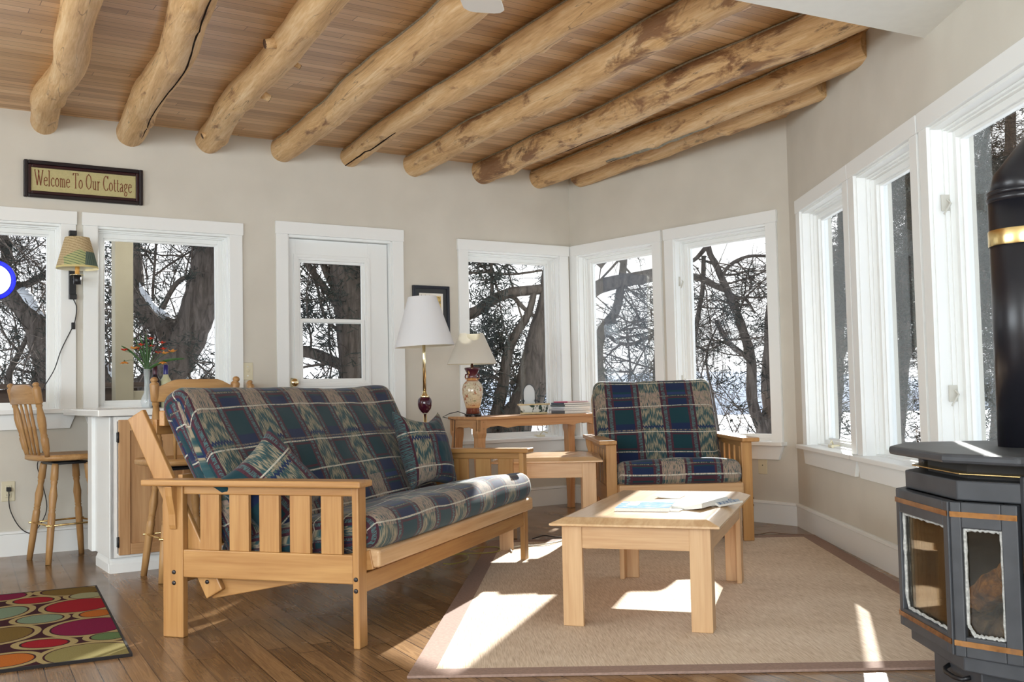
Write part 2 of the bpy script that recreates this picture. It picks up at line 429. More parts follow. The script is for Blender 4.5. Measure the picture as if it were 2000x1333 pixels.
# plank ceiling between the window wall and the white soffit edge
E0, E1 = Vector((.864, 3.813, 0)), Vector((1.763, 4.285, 0)); ED = (E1 - E0).normalized()
ea = math.atan2(ED.y, ED.x)
cm = Mat('varnished_plank_ceiling', .36, .5)
v = cm.coord('Object', (0, 0, -math.atan2(udir(NA).y, udir(NA).x)))
x, y, z = cm.xyz(v)
PW = .062
row = (y / PW).floor(); fy = (y / PW).fract(); off = cm.white(cm.vec(row, 0, 0)); xx = x / 1.5 + off * 5.0; cell = xx.floor(); fx = xx.fract()
rnd = cm.white(cm.vec(row, cell, 1.0))
g1 = cm.noise(cm.vec(x * 1.3, y * 40, rnd * 20), 1, 4, .6, 1.0); g2 = cm.noise(cm.vec(x * 4, y * 260, rnd), 1, 2)
t_ = g1 * .5 + g2 * .35 + (rnd - .5) * .45 + .08
c = cm.ramp(t_, [(.2, srgb(166, 124, 80)), (.45, srgb(204, 162, 112)), (.68, srgb(222, 184, 136)), (.9, srgb(238, 210, 168))])
gap = fy.lt(.05).max(fx.lt(.002)); c = cm.mix(c, srgb(80, 50, 32), gap * .8)
cm.color(c); cm.bump(gap * -1.0 + g2 * .05, .3, .003)
pl = []
P0 = E0 - ED * 6.6; P1 = E0 + ED * 1.05
outl = [P0, P1, Vector((1.95, 5.0, 0)), Vector((1.95, 6.75, 0)), AB + (NA + NB) * .1, PL + NA * .15 - udir(NA) * .2]
b = MB().prism([(p.x, p.y) for p in outl], 2.63, 2.70, lambda a, c_, h: Vector((a, c_, h)))
tag(b.build('ceiling', cm.m), kind='structure')
# flat white ceiling over the rest of the room, its edge standing below the planks
m = Matrix.Translation(E0) @ Matrix.Rotation(ea, 4, 'Z')
outs = [P0 - Vector((0, 0, 0)), E0 + ED * 1.12, Vector((1.93, REAR, 0)), Vector((PL.x - .15, REAR, 0)), Vector((PL.x - .15, P0.y, 0))]
b = MB().prism([(p.x, p.y) for p in outs], 2.35, 2.70, lambda a, c_, h: Vector((a, c_, h)))
tag(b.build('ceiling_soffit', SOFFIT), kind='structure')

# baseboards with a small cap
def baseboard(name, mw, spans, h=.145):
    b = MB()
    for u0, u1 in spans:
        b.box(u0, u1, -.016, 0, 0, h - .02); b.prism([(-.016, h - .02), (-.022, h - .016), (-.020, h - .004), (-.012, h), (0, h), (0, h - .02)], u0, u1, lambda a, c_, hh: Vector((hh, a, c_)))
    return tag(b.build(name, WHITE, mw=mw), kind='structure')
baseboard('baseboard_left', MA, [(-6, -2.455), (-1.502, 0)])
baseboard('baseboard_back', MB_, [(.0, (BC - AB).length)])
baseboard('baseboard_right', MC, [(.0, 9.3)])

# windows
def ring(b, a0, a1, z0, z1, w, v0, v1):         # rectangular frame in wall coordinates
    b.box(a0, a0 + w, v0, v1, z0, z1); b.box(a1 - w, a1, v0, v1, z0, z1)
    b.box(a0 + w, a1 - w, v0, v1, z1 - w, z1); b.box(a0 + w, a1 - w, v0, v1, z0, z0 + w)
LATCHM = plain('white_latch', srgb(196, 194, 184), .4)
def latch(parent, u, z, m=None, flip=1):
    l = MB(); l.box(u, u + .006, .028, .078, z - .034, z + .034); l.box(u, u + .009, .082, .118, z - .026, z + .026)
    l.tube([(u + .006, .05, z + .015), (u + .016, .062, z - .004), (u + .024, .03, z - .05)], [.005, .005, .004], 6)
    l.build('latch', m or LATCHM, parent, bevel=.001)
def window(n, sill=True, latches=(), crank=None):
    w, uL, uR, zs = WIN[n]; root = tag(empty('window_%d' % n, mw=MW[w]), kind='structure')
    a0, a1 = uL + CW, uR - CW
    b = MB(); b.box(uL, a0, -.018, .0, zs - .0, 1.962); b.box(a1, uR, -.018, .0, zs, 1.962); b.build('casing', WHITE, root, bevel=.0015)
    MB().box(uL - .006, uR + .006, -.022, .0, 1.962, 2.042).build('header', WHITE, root, bevel=.0015)
    b = MB(); zt = 1.955
    b.box(a0 - .005, a0 + .006, -.002, .15, zs, zt); b.box(a1 - .006, a1 + .005, -.002, .15, zs, zt); b.box(a0, a1, -.002, .15, zt - .006, zt + .01)
    ring(b, a0 + .005, a1 - .005, zs, zt - .005, .010, .045, .15); ring(b, a0 + .014, a1 - .014, zs, zt - .014, .008, .062, .15)
    b.build('jamb', WHITE, root, bevel=.001)
    b = MB(); ring(b, a0 + .021, a1 - .021, zs + .004, zt - .020, .030, .082, .130); ring(b, a0 + .048, a1 - .048, zs + .031, zt - .047, .014, .098, .126)
    b.build('sash', WHITE, root, bevel=.002)
    b = MB(); ring(b, a0 + .056, a1 - .056, zs + .040, zt - .055, .005, .105, .109); b.build('gasket', plain('gasket_grey', (.12, .13, .14), .6), root)
    MB().box(a0 + .058, a1 - .058, .112, .116, zs + .042, zt - .057).build('glass', GLASS, root)
    if sill:
        MB().box(uL - .022, uR + .022, -.058, .085, zs - .024, zs + .002).build('sill', WHITE, root, bevel=.004)
        MB().prism([(uL, zs - .024), (uL + .035, zs - .115), (uR - .035, zs - .115), (uR, zs - .024)], -.020, 0, lambda a, c_, h: Vector((a, h, c_))).build('apron', WHITE, root, bevel=.002)
    for u, z in latches: latch(root, u, z)
    if crank is not None:
        c = MB(); c.box(crank - .035, crank + .035, .03, .08, zs + .002, zs + .018); c.tube([(crank, .05, zs + .02), (crank + .02, .035, zs + .045), (crank + .055, .02, zs + .03)], .005, 6); c.build('crank', IVORY, root, bevel=.002)
    return root
window(1, True); window(2, True)
window(3, crank=-.30)
window(4); window(5, latches=[(1.113, 1.66), (1.113, .95)])
window(6, crank=.62); window(7)
window(8, latches=[(2.357, 1.64), (2.357, .85)])

# door
root = tag(empty('door_1', mw=MA), kind='structure')
b = MB(); b.box(-2.454, -2.372, -.018, 0, 0, 1.992); b.box(-1.588, -1.502, -.018, 0, 0, 1.992); b.box(-2.458, -1.498, -.022, 0, 1.992, 2.078)
b.build('casing', WHITE, root, bevel=.002)
b = MB(); b.box(-2.376, -2.36, -.002, .14, 0, 1.99); b.box(-1.60, -1.584, -.002, .14, 0, 1.99); b.box(-2.36, -1.60, -.002, .14, 1.975, 1.995)
b.box(-2.36, -2.345, .085, .14, 0, 1.975); b.box(-1.615, -1.60, .085, .14, 0, 1.975); b.build('jamb', WHITE, root, bevel=.0015)
b = MB(); D0, D1 = -2.355, -1.605
b.box(D0, -2.30, .045, .085, .005, 1.972); b.box(-1.757, D1, .045, .085, .005, 1.972); b.box(-2.30, -1.757, .045, .085, 1.865, 1.972); b.box(-2.30, -1.757, .045, .085, .005, .965)
b.build('slab', WHITE, root, bevel=.0015)
b = MB(); ring(b, -2.312, -1.745, .955, 1.868, .022, .037, .05); ring(b, -2.292, -1.765, .975, 1.848, .018, .042, .08)
b.build('light_frame', WHITE, root, bevel=.002)
b = MB(); ring(b, -2.278, -1.779, 1.395, 1.835, .022, .062, .078); ring(b, -2.272, -1.785, .985, 1.425, .024, .048, .064); b.box(-2.25, -1.81, .05, .062, .975, .99)
b.build('sash', WHITE, root, bevel=.002)
b = MB(); b.box(-2.262, -1.795, .069, .072, 1.41, 1.82); b.box(-2.255, -1.80, .055, .058, 1.0, 1.41); b.build('glass', GLASS, root)
k = MB(); rot = Matrix.Rotation(R(90), 3, 'X')
k.lathe([(.032, 0), (.032, .006), (.012, .010), (.011, .035), (.026, .045), (.030, .058), (.024, .072), (.004, .076)], (-2.335, .045, .985), 24, m=rot); k.build('knob', GOLD, root)

# ================================================================ log beams
def logmat(name, dark, seed):
    m = Mat(name, .55, .35)
    v = m.coord('Object'); x, y, z = m.xyz(v)
    g = m.noise(m.vec(x * 1.6 + seed, y * 18, z * 18), 1, 4, .6, .8)
    f = m.noise(m.vec(x * 9, y * 120, z * 120), 1, 2, .6)
    c = m.ramp(g * .65 + f * .35, [(.28, srgb(172, 130, 84)), (.5, srgb(212, 174, 124)), (.72, srgb(234, 208, 166))])
    p = m.noise(m.vec(x * 2.6 + seed * 2, y * 9, z * 9), 1, 5, .7, .5)
    c = m.mix(c, srgb(112, 70, 44), p.soft(.60 - dark, .70 - dark) * .8)
    q = m.noise(m.vec(x * 3.4 + seed, y * 14 + 4, z * 14), 1, 5, .75)
    c = m.mix(c, srgb(72, 56, 50), q.soft(.70 - dark, .78 - dark) * .75)
    k = m.noise(m.vec(x * .35 + seed, y * 12, z * 12), 1, 2, .5)
    c = m.mix(c, srgb(66, 44, 30), ((k - .5).abs()).soft(.0030, .001) * .5)
    m.color(c); m.bump(g * .7 + f * .3, .5, .006); return m.m
def log_beam(u, far, r, dark, seed, label, bends=(), knots=(), extra=0., zc=2.575, start=None, ends=None):
    p0 = start if start is not None else (AB + udir(NA) * u + NA * .10); p0 = Vector((p0.x, p0.y, zc)); p1 = Vector((far[0], far[1], zc)); d = (p1 - p0).normalized()
    L = (p1 - p0).length + extra; p1 = p0 + d * L
    side = d.cross(Vector((0, 0, 1))).normalized(); up = Vector((0, 0, 1))
    mw = Matrix.Identity(4)
    for i in range(3): mw[i][0] = d[i]; mw[i][1] = -side[i]; mw[i][2] = up[i]; mw[i][3] = p0[i]
    n, K = 28, max(40, int(L / .035)); b = MB(); rnd = random.Random(seed)
    kn = [(rnd.uniform(.3, L - .2), rnd.uniform(-2.6, -.5), rnd.uniform(.010, .02)) for _ in range(5)]
    def pt(i, j):
        s = L * j / (K - 1); a = 2 * math.pi * i / n
        cx = noise.noise(Vector((s * .9, seed * 7.1, 0))) * .055; cz = noise.noise(Vector((s * .8, seed * 3.3, 5))) * .018
        for s0, amp in bends: cx += amp * math.exp(-((s - s0) / .35) ** 2)
        rr = r * (1 + .10 * noise.noise(Vector((s * 2.2, seed, 9))) + .05 * noise.noise(Vector((s * 5, math.cos(a) * 1.4, math.sin(a) * 1.4 + seed))) + .02 * noise.noise(Vector((s * 16, math.cos(a) * 5, math.sin(a) * 5 + seed))))
        for sk, ak, hk in kn:
            da = (a - ak + math.pi) % (2 * math.pi) - math.pi; rr += hk * math.exp(-((s - sk) / .05) ** 2 - (da / .35) ** 2)
        taper = 1.0
        if j == 0: taper = .8
        return Vector((s, cx + math.cos(a) * rr * taper, cz + math.sin(a) * rr * taper))
    b.grid(n, K, pt, wrapu=True); bb = len(b.v)
    b.f.append(list(range(n))[::-1]); b.sm.append(False); b.f.append([bb - n + k for k in range(n)]); b.sm.append(False)
    o = b.build('log_beam', logmat('peeled_log_%d' % seed, dark, seed * 3.7), mw=mw)
    tag(o, label, 'beam', 'peeled log beams across the plank ceiling')
    for kx, ky, a, l_, rr in knots:
        s = min(L - .05, max(.05, (flr(kx, ky, zc - .04) - p0) @ d))
        pp = pt(int(round(a / 360 * n)) % n, int(s / L * (K - 1))); c0 = pt(0, int(s / L * (K - 1))); c1 = pt(n // 2, int(s / L * (K - 1))); c_ = (c0 + c1) / 2
        dirn = (pp - c_).normalized(); kb = MB().tube([c_ + dirn * (r * .5), c_ + dirn * (r + l_ * .4), c_ + dirn * (r + l_)], [rr * 1.5, rr * 1.1, rr], 12)
        kb.build('knot', o.data.materials[0], o); ce = c_ + dirn * (r + l_); kq = dirn.to_track_quat('Z', 'Y').to_matrix(); MB().lathe([(rr * 1.0, -.002), (rr * .98, .0015), (rr * .3, .002)], ce, 14, m=kq).build('cut_face', KNOTM, o)
    def surf(s, a): return pt(int(round(a / 360 * n)) % n, max(0, min(K - 1, int(s / L * (K - 1)))))
    def strand(nm, mat, s0, s1, a0, a1, rr, push=.0):
        P = []; m_ = max(8, int((s1 - s0) / .06))
        for k in range(m_ + 1):
            s = s0 + (s1 - s0) * k / m_; q = surf(s, a0 + (a1 - a0) * k / m_ + 5 * noise.noise(Vector((s * 2, seed, 3)))); P.append(q + q.normalized() * 0 + Vector((0, 0, push)))
        MB().tube(P, [rr * (1 + .4 * noise.noise(Vector((k * .7, seed, 0)))) * (.3 + .7 * math.sin(math.pi * (k + .3) / (m_ + .6)) ** .4) for k in range(m_ + 1)], 6).build(nm, mat, o)
    if seed in (4, 5, 6, 7, 8): strand('rope_chinking', ROPE_C, .15, L - .1, 152, 150, .007)
    if seed == 2: strand('crack', CRACKM, .35, L - .5, 292, 300, .0045)
    if seed == 5: strand('crack', CRACKM, .02, 1.1, 240, 262, .005)
    if seed == 7: strand('crack', CRACKM, 1.2, 1.9, 280, 285, .003)
    if seed == 8:
        strand('peeled_scar', SCARM, 1.15, 2.2, 262, 285, .016, .004); strand('crack', CRACKM, 1.1, 2.3, 275, 296, .004)
    return o
KNOTM = plain('cut_knot_wood', srgb(86, 62, 44), .7, .3, .3, 60)
ROPE_C = plain('grey_rope', srgb(150, 140, 120), .9, .1, .3, 90); CRACKM = plain('dark_crack', (.02, .013, .009), .9, .05); SCARM = plain('grey_scar', srgb(140, 134, 118), .7, .2, .25, 40)
U_ = udir(NA)
log_beam(-3.885, (-1.758, 4.212), .080, .00, 1, 'shortest log beam of the ceiling, crooked, nearest the left edge above the welcome sign', bends=[(.55, -.03), (1.3, .03)], extra=1.4)
log_beam(-3.375, (-1.287, 4.238), .088, .02, 2, 'log beam with a long crack, ending between the welcome sign and the wall switch', extra=1.4)
log_beam(-2.900, (-.735, 4.269), .082, .00, 3, 'pale log beam with sawn branch stubs, ending left of the door', extra=1.4, knots=[(398, 262, 200, .020, .018), (549, 190, 335, .045, .020), (585, 126, 340, .03, .012), (545, 92, 195, .045, .022)])
log_beam(-2.395, (-.133, 4.302), .086, .01, 4, 'log beam running from above the door towards the fan blade', extra=1.3)
log_beam(-1.890, (.392, 4.332), .072, .00, 5, 'slim straight log beam with a crack near its wall end, right of the door top', extra=1.2)
log_beam(-1.375, (.921, 4.408), .088, .06, 6, 'bark-stained log beam ending above the small black framed picture', extra=.9)
log_beam(-.815, (1.478, 4.705), .100, .10, 7, 'thickest darkest log beam, running up under the white soffit edge', extra=.5)
log_beam(-.270, (1.798, 5.086), .088, .03, 8, 'log beam with a grey peeled scar, second from the corner wall', extra=.06)
log_beam(0, (1.79, 5.72), .095, .06, 9, 'log beam half sunk in the corner wall, lowest in the photo', extra=.02, start=Vector((.56, 8.16, 0)), zc=2.60)

# ================================================================ mission frame futon and armchair
def cushion(name, mat, parent, x0, x1, p0, p1, th, seed, rad=.055, v_off=0., flip=False, sag=.0, crown=.012):
    """A stuffed slab: section runs p0->p1 in the (y, z) plane with thickness th on its left side."""
    p0, p1 = Vector(p0), Vector(p1); d = (p1 - p0); Ls = d.length; d.normalize(); nrm_ = Vector((-d.y, d.x))
    if flip: nrm_ = -nrm_
    M_ = 72
    def section(ins):
        a, c = Ls / 2 - ins, th / 2 - ins * .75; r = max(.004, min(rad, c) - ins * .4); pts = []
        per = [(a - r, c - r, 0), (-(a - r), c - r, 90), (-(a - r), -(c - r), 180), (a - r, -(c - r), 270)]
        for cx, cy, a0 in per:
            for k in range(10): t = R(a0 + 90 * k / 9); pts.append(Vector((cx + r * math.cos(t), cy + r * math.sin(t))))
        q = pts + [pts[0]]; lens = [0]
        for i in range(len(pts)): lens.append(lens[-1] + (q[i + 1] - q[i]).length)
        out = []; k = 0
        for i in range(M_):
            l = lens[-1] * i / M_
            while lens[k + 1] < l: k += 1
            t = (l - lens[k]) / max(1e-9, lens[k + 1] - lens[k]); out.append(q[k].lerp(q[k + 1], t))
        return out
    xs = []; re = .055
    for k in range(8): t = k / 8; xs.append((x0 + re * (1 - math.cos(t * math.pi / 2)), re * (1 - math.sin(t * math.pi / 2))))
    nx = max(10, int((x1 - x0) / .03))
    for k in range(nx + 1): xs.append((x0 + re + (x1 - x0 - 2 * re) * k / nx, 0))
    for k in range(7, -1, -1): t = k / 8; xs.append((x1 - re * (1 - math.cos(t * math.pi / 2)), re * (1 - math.sin(t * math.pi / 2))))
    xs = [(x, min(i, th / 2 / .75 - .004)) for x, i in xs]
    secs = [section(i) for x, i in xs]; base = section(0)
    def P(i, j):
        x, ins = xs[j]; s = secs[j][i % M_]; q = p0 + d * (s.x + Ls / 2) + nrm_ * (s.y + th / 2)
        xm = (x - x0) / (x1 - x0); sm = (s.x + Ls / 2) / Ls
        cr_ = crown * math.sin(math.pi * xm) * math.sin(math.pi * sm) * (1 if s.y > 0 else .3)
        w = noise.noise(Vector((x * 3.1, s.x * 3.5 + seed, s.y * 3))) * .016 + noise.noise(Vector((x * 9, s.x * 9, s.y * 9 + seed))) * .005
        q = q + nrm_ * ((cr_ + w) if s.y > -.01 else w * .3) + d * (noise.noise(Vector((x * 2.2, seed, s.x * 2))) * .010 - sag * math.sin(math.pi * xm) * max(0, s.x / Ls + .3))
        return Vector((x, q.x, q.y))
    def UV(i, j):
        x = xs[j][0]; s = base[i % M_]
        if s.y > th / 2 - .006: v = s.x
        elif s.y < -th / 2 + .006: v = s.x + .13
        else: v = s.x + (th / 2 - s.y) * (1 if s.x > 0 else -1)
        xx_ = x - (xs[j][1] if j < len(xs) // 2 else -xs[j][1]) * .8
        return (xx_, v_off - v)
    b = MB(); b.grid(M_, len(xs), P, UV, wrapu=True)
    n = len(b.v)
    for j, rev in ((0, True), (len(xs) - 1, False)):      # end panels
        c0 = sum((Vector(b.v[j * M_ + i]) for i in range(M_)), Vector()) / M_
        rings = [[Vector(b.v[j * M_ + i]) for i in range(M_)]]
        sg = -1 if rev else 1
        for f_, push in ((.8, .006), (.45, .010), (.02, .012)):
            rings.append([c0.lerp(p, f_) + Vector((sg * push, 0, 0)) for p in rings[0]])
        vs = [p for r_ in rings for p in r_]
        fs = [(k * M_ + i, k * M_ + (i + 1) % M_, (k + 1) * M_ + (i + 1) % M_, (k + 1) * M_ + i) for k in range(3) for i in range(M_)]
        if not rev: fs = [f[::-1] for f in fs]
        uvs = [(base[i].y + xs[j][0] * .999, v_off - base[i].x * (1, .8, .45, .02)[k]) for k in range(4) for i in range(M_)]
        b.add(vs, fs, True, uvs)
    o = b.build(name, mat, parent)
    if True:                                              # welt seam round both long edges
        w = MB()
        for off in (9, 27):
            pass
    return o
def futon(name, label, cat, L, loc, rz, mat, vb, vsn, group=None):
    t = thing(name, label, cat, loc, rz, group)
    D = .825
    for s in (0, 1):
        fx = (lambda x: x) if s == 0 else (lambda x: L - x)
        def bx(nm, x0, x1, y0, y1, z0, z1, bev=.004):
            a, c = fx(x0), fx(x1); return MB().box(min(a, c), max(a, c), y0, y1, z0, z1).build(nm, FUTONW, t, bevel=bev)
        bx('leg', 0, .062, 0, .026, 0, .568); bx('leg', 0, .032, .735, D, 0, .568)
        bx('arm_rail', .006, .030, .026, .735, .535, .568); bx('side_rail', .002, .030, .026, .735, .225, .328)
        for k in range(5):
            y0 = .026 + .045 + k * (.083 + .0445); bx('slat', .008, .026, y0, y0 + .083, .328, .535, .002)
        bx('armrest', -.040, .062, -.028, .895, .568, .592, .006)
        b = MB(); P = [(0, .568), (-.034, .566), (-.030, .53), (-.012, .46), (-.010, .42), (-.006, .405), (0, .402)]
        b.prism(P, .76, .79, lambda a, c, h: Vector((fx(a), h, c))); b.build('bracket', FUTONW, t, bevel=.002)
        for (yy, zz, xx) in ((.775, .243, 0), (.775, .203, 0), (.013, .243, 0), (.013, .203, 0)):
            b = MB(); b.lathe([(.001, .004), (.007, .004), (.0085, .001), (.0085, -.004)], (fx(xx), yy, zz), 12, m=Matrix.Rotation(R(-90 if s == 0 else 90), 3, 'Y')); b.build('bolt', BOLT, t)
        # leaning back post and sloping seat rail
        d = Vector((.365, .665)).normalized(); q0, q1 = Vector((.622, .160)), Vector((.978, .838)); w = Vector((-d.y, d.x)) * .040
        b = MB(); x0, x1 = sorted((fx(.034), fx(.058)))
        b.hexa([Vector((x, *(p + sg * w))) for p in (q0, q1) for sg in (1, -1) for x in (x0, x1)]); b.build('back_post', FUTONW, t, bevel=.005)
        b = MB(); x0, x1 = sorted((fx(.060), fx(.082))); sl = Vector((.62, -.125)).normalized(); w2 = Vector((-sl.y, sl.x)) * .035; q0, q1 = Vector((-.02, .305)), Vector((.655, .172))
        b.hexa([Vector((x, *(p + sg * w2))) for p in (q0, q1) for sg in (-1, 1) for x in (x0, x1)]); b.build('seat_rail', FUTONW, t, bevel=.003)
        b = MB(); b.lathe([(.001, .004), (.008, .003), (.008, -.004)], (fx(.034), .652, .205), 12, m=Matrix.Rotation(R(-90 if s == 0 else 90), 3, 'Y')); b.build('bolt', BOLT, t)
    MB().box(.062, L - .062, .004, .030, .188, .256).build('front_stretcher', FUTONW, t, bevel=.004)
    MB().box(.032, L - .032, .75, .775, .20, .27).build('back_stretcher', FUTONW, t, bevel=.004)
    b = MB(); b.prism([(-.050, .275), (-.050, .338), (.02, .345), (.02, .275)], .03 + .035, L - .065, lambda a, c, h: Vector((h, a, c)))
    b.build('seat_board', PINE, t, bevel=.010, seg=3)
    for k in range(5):
        y0 = .09 + k * .115; z = .325 - y0 * .2; MB().box(.083, L - .083, y0, y0 + .06, z - .012, z).build('deck_slat', FUTONW, t, bevel=.002)
    for k in range(3):
        f = .25 + k * .32; y, z = .655 + .365 * f, .165 + .665 * f; MB().box(.059, L - .059, y - .085, y - .065, z, z + .06).build('back_slat', FUTONW, t, bevel=.002)
    MB().box(.059, L - .059, .86, .885, .79, .85).build('top_rail', FUTONW, t, bevel=.004)
    xi = .068
    cushion('seat_cushion', mat, t, xi, L - xi, (-.070, .342), (.62, .220), .148, 3, v_off=vsn, rad=.06, crown=.015)
    cushion('back_cushion', mat, t, xi - .010 if L > 1.5 else .026, L - xi + (.005 if L > 1.5 else .012), (.570, .258), (.912, .890), .150, 8, v_off=vb, rad=.06, sag=.012, crown=.018)
    return t
SX = Vector((.318, .948, 0)).normalized(); SO = Vector((-.557, 3.675, 0)); srz = math.atan2(SX.y, SX.x); SY = Vector((-SX.y, SX.x, 0))
futon('futon_sofa', 'long blue plaid futon sofa with slatted blond wood arms on the wooden floor', 'sofa', 1.957, SO, srz, PLAID_SOFA, .245, .10)
futon('futon_armchair', 'blue plaid single armchair with slatted blond wood arms behind the coffee table', 'armchair', .845, Vector((.525, 5.94, .0085)), R(2), PLAID_CHAIR, .205, .12)

def pillow(name, label, mat, size, mw, ears=.14):
    n = 41; b = MB(); s = size / 2
    for side in (1, -1):
        def P(i, j):
            a, c = 2 * i / (n - 1) - 1, 2 * j / (n - 1) - 1
            pull = 1 - .20 * (1 - abs(a) ** 2) * (abs(c) ** 3) ; pull2 = 1 - .14 * (1 - abs(c) ** 2) * (abs(a) ** 3)
            x, y = a * s * pull2, c * s * (pull if c < 0 else 1 - ears * (1 - abs(a) ** 2.2) * (c ** 2))
            h = max(0, (1 - a * a)) ** .5 * max(0, (1 - c * c)) ** .5
            z = side * size * .19 * h ** .85 * (1 + .14 * noise.noise(Vector((a * 2.5, c * 2.5, side * 3)))) + .004 * noise.noise(Vector((a * 9, c * 9, side))) * h
            return Vector((x, y, z))
        def UV(i, j): return ((i / (n - 1)) * size, (j / (n - 1)) * size)
        if side == 1: b.grid(n, n, P, UV)
        else: b.grid(n, n, lambda i, j: P(n - 1 - i, j), lambda i, j: UV(n - 1 - i, j))
    o = b.build(name, mat, mw=mw); return tag(o, label, 'pillow', 'plaid throw pillows on the sofa')
def sofa_pt(x, y, z): return SO + SX * x + SY * y + Vector((0, 0, z))
def orient(pos, nrm, spin):
    n = nrm.normalized(); q = n.to_track_quat('Z', 'Y').to_matrix().to_4x4(); return Matrix.Translation(pos) @ q @ Matrix.Rotation(spin, 4, 'Z')
fwd = -SY
pillow('throw_pillow', 'plaid throw pillow standing on one corner behind the near sofa arm', PLAID_P1, .36, orient(sofa_pt(.185, .455, .545), (fwd * .80 + Vector((0, 0, .36)) - SX * .50), R(38)))
pillow('throw_pillow', 'plaid throw pillow with two pointed ears leaning at the far end of the sofa', PLAID_P2, .42, orient(sofa_pt(1.62, .44, .605), (fwd * .90 - SX * .16 + Vector((0, 0, .30))), R(-3)), ears=.36)

# ================================================================ tables
def block_table(name, label, W_, D, zt, loc, rz, ov=.038, lw=.078, ap=.085):
    t = thing(name, label, 'table', loc, rz); zl = zt - .030
    for sx in (0, 1):
        for sy in (0, 1):
            f = lambda x, sx=sx: x if sx == 0 else W_ - x
            g = lambda y, sy=sy: y if sy == 0 else D - y
            b = MB()
            for (x0, x1, y0, y1) in ((0, lw, 0, .022), (0, .022, .022, lw)):
                b.box(min(f(x0), f(x1)), max(f(x0), f(x1)), min(g(y0), g(y1)), max(g(y0), g(y1)), 0, zl)
            b.build('leg', PINE, t, bevel=.002)
    for y0 in (.003, D - .022): MB().box(lw, W_ - lw, y0, y0 + .019, zl - ap, zl).build('apron', PINE, t, bevel=.001)
    for x0 in (.003, W_ - .022): MB().box(x0, x0 + .019, lw, D - lw, zl - ap, zl).build('apron', PINE, t, bevel=.001)
    b = MB(); rects = [(-ov + .006, zl), (-ov, zl + .003), (-ov, zl + .010), (-ov + .045, zt - .002), (-ov + .052, zt)]
    vs = []
    for k, (o_, z) in enumerate(rects): vs += [(o_, o_, z), (W_ - o_, o_, z), (W_ - o_, D - o_, z), (o_, D - o_, z)]
    fs = [(3, 2, 1, 0)] + [(k * 4 + i, k * 4 + (i + 1) % 4, (k + 1) * 4 + (i + 1) % 4, (k + 1) * 4 + i) for k in range(4) for i in range(4)] + [(16, 17, 18, 19)]
    b.add(vs, fs); b.build('tabletop', PINET, t)
    return t
TO = Vector((.173, 3.944, 0)); TX = Vector((.53, -.177, 0)).normalized(); TY = Vector((-TX.y, TX.x, 0)); trz = math.atan2(TX.y, TX.x)
block_table('coffee_table', 'low blond wood coffee table with sunlit top and magazines on it, on the sisal rug', .560, 1.052, .407, TO + Vector((0, 0, .0085)), trz)
block_table('end_table', 'small blond wood end table between the sofa and the armchair', .550, .52, .520, Vector((-.094, 5.826, 0)), R(-2.5))
def tab_pt(x, y, z=.4155): return TO + TX * x + TY * y + Vector((0, 0, z))

# console table with scalloped apron and shaped legs
CD, CL = .385, 1.06
CO = Vector((.635, 7.65, 0)) - U_ * 1.05
ct = thing('console_table', 'knotty pine console table with scalloped apron under the left corner window', 'table', CO, math.atan2(U_.y, U_.x))
MB().box(-.012, CL + .012, -.012, CD + .01, .702, .722).build('tabletop', CONSW, ct, bevel=.004)
def scallop(L, n):
    pts = [(0, .702), (L, .702), (L, .622)]
    K = 60
    prof = [(0, .622), (.04, .622), (.07, .640), (.10, .652), (.16, .656), (.20, .650), (.235, .640), (.27, .646), (.32, .650), (.42, .648), (.5, .644)]
    prof = prof + [(1 - a, z) for a, z in prof[::-1][1:]]
    return pts + [(L * a, z) for a, z in prof[::-1]][1:]
MB().prism(scallop(CL, 1), 0, .022, lambda a, c, h: Vector((a, h + .004, c))).build('apron', CONSW, ct, bevel=.0015)
MB().prism(scallop(CL, 1), 0, .022, lambda a, c, h: Vector((a, CD - .022 - h, c))).build('apron', CONSW, ct)
for x in (.004, CL - .026): MB().prism(scallop(CD, 1), 0, .022, lambda a, c, h, x=x: Vector((x + h, a, c))).build('apron', CONSW, ct)
for sx in (0, 1):
    for sy in (0, 1):
        f = (lambda x: x) if sx == 0 else (lambda x: CL - x)
        g = (lambda y: y) if sy == 0 else (lambda y: CD - y)
        st = [(.702, 0, .072), (.610, 0, .072), (.600, .002, .070), (.575, .010, .060), (.54, .008, .058), (.50, .004, .060), (.40, .004, .058), (.25, .006, .050), (.05, .008, .042), (0, .006, .046)]
        b = MB(); vs = []
        for z, o_, w in st: vs += [(f(o_), g(o_), z), (f(o_ + w), g(o_), z), (f(o_ + w), g(o_ + w), z), (f(o_), g(o_ + w), z)]
        fs = [(0, 1, 2, 3)] + [(k * 4 + i, (k + 1) * 4 + i, (k + 1) * 4 + (i + 1) % 4, k * 4 + (i + 1) % 4) for k in range(len(st) - 1) for i in range(4)] + [tuple((len(st) - 1) * 4 + i for i in (3, 2, 1, 0))]
        b.add(vs, fs); b.build('leg', CONSW, ct, bevel=.002)
for z in (.688, .640):
    b = MB(); b.lathe([(.001, .001), (.005, .001), (.005, -.002)], (.050, -.0005 + .001, z), 10, m=Matrix.Rotation(R(90), 3, 'X')); b.build('peg', STOOLW, ct)
def con_pt(u, v, z=.722): return CO + U_ * u + NA * v + Vector((0, 0, z))

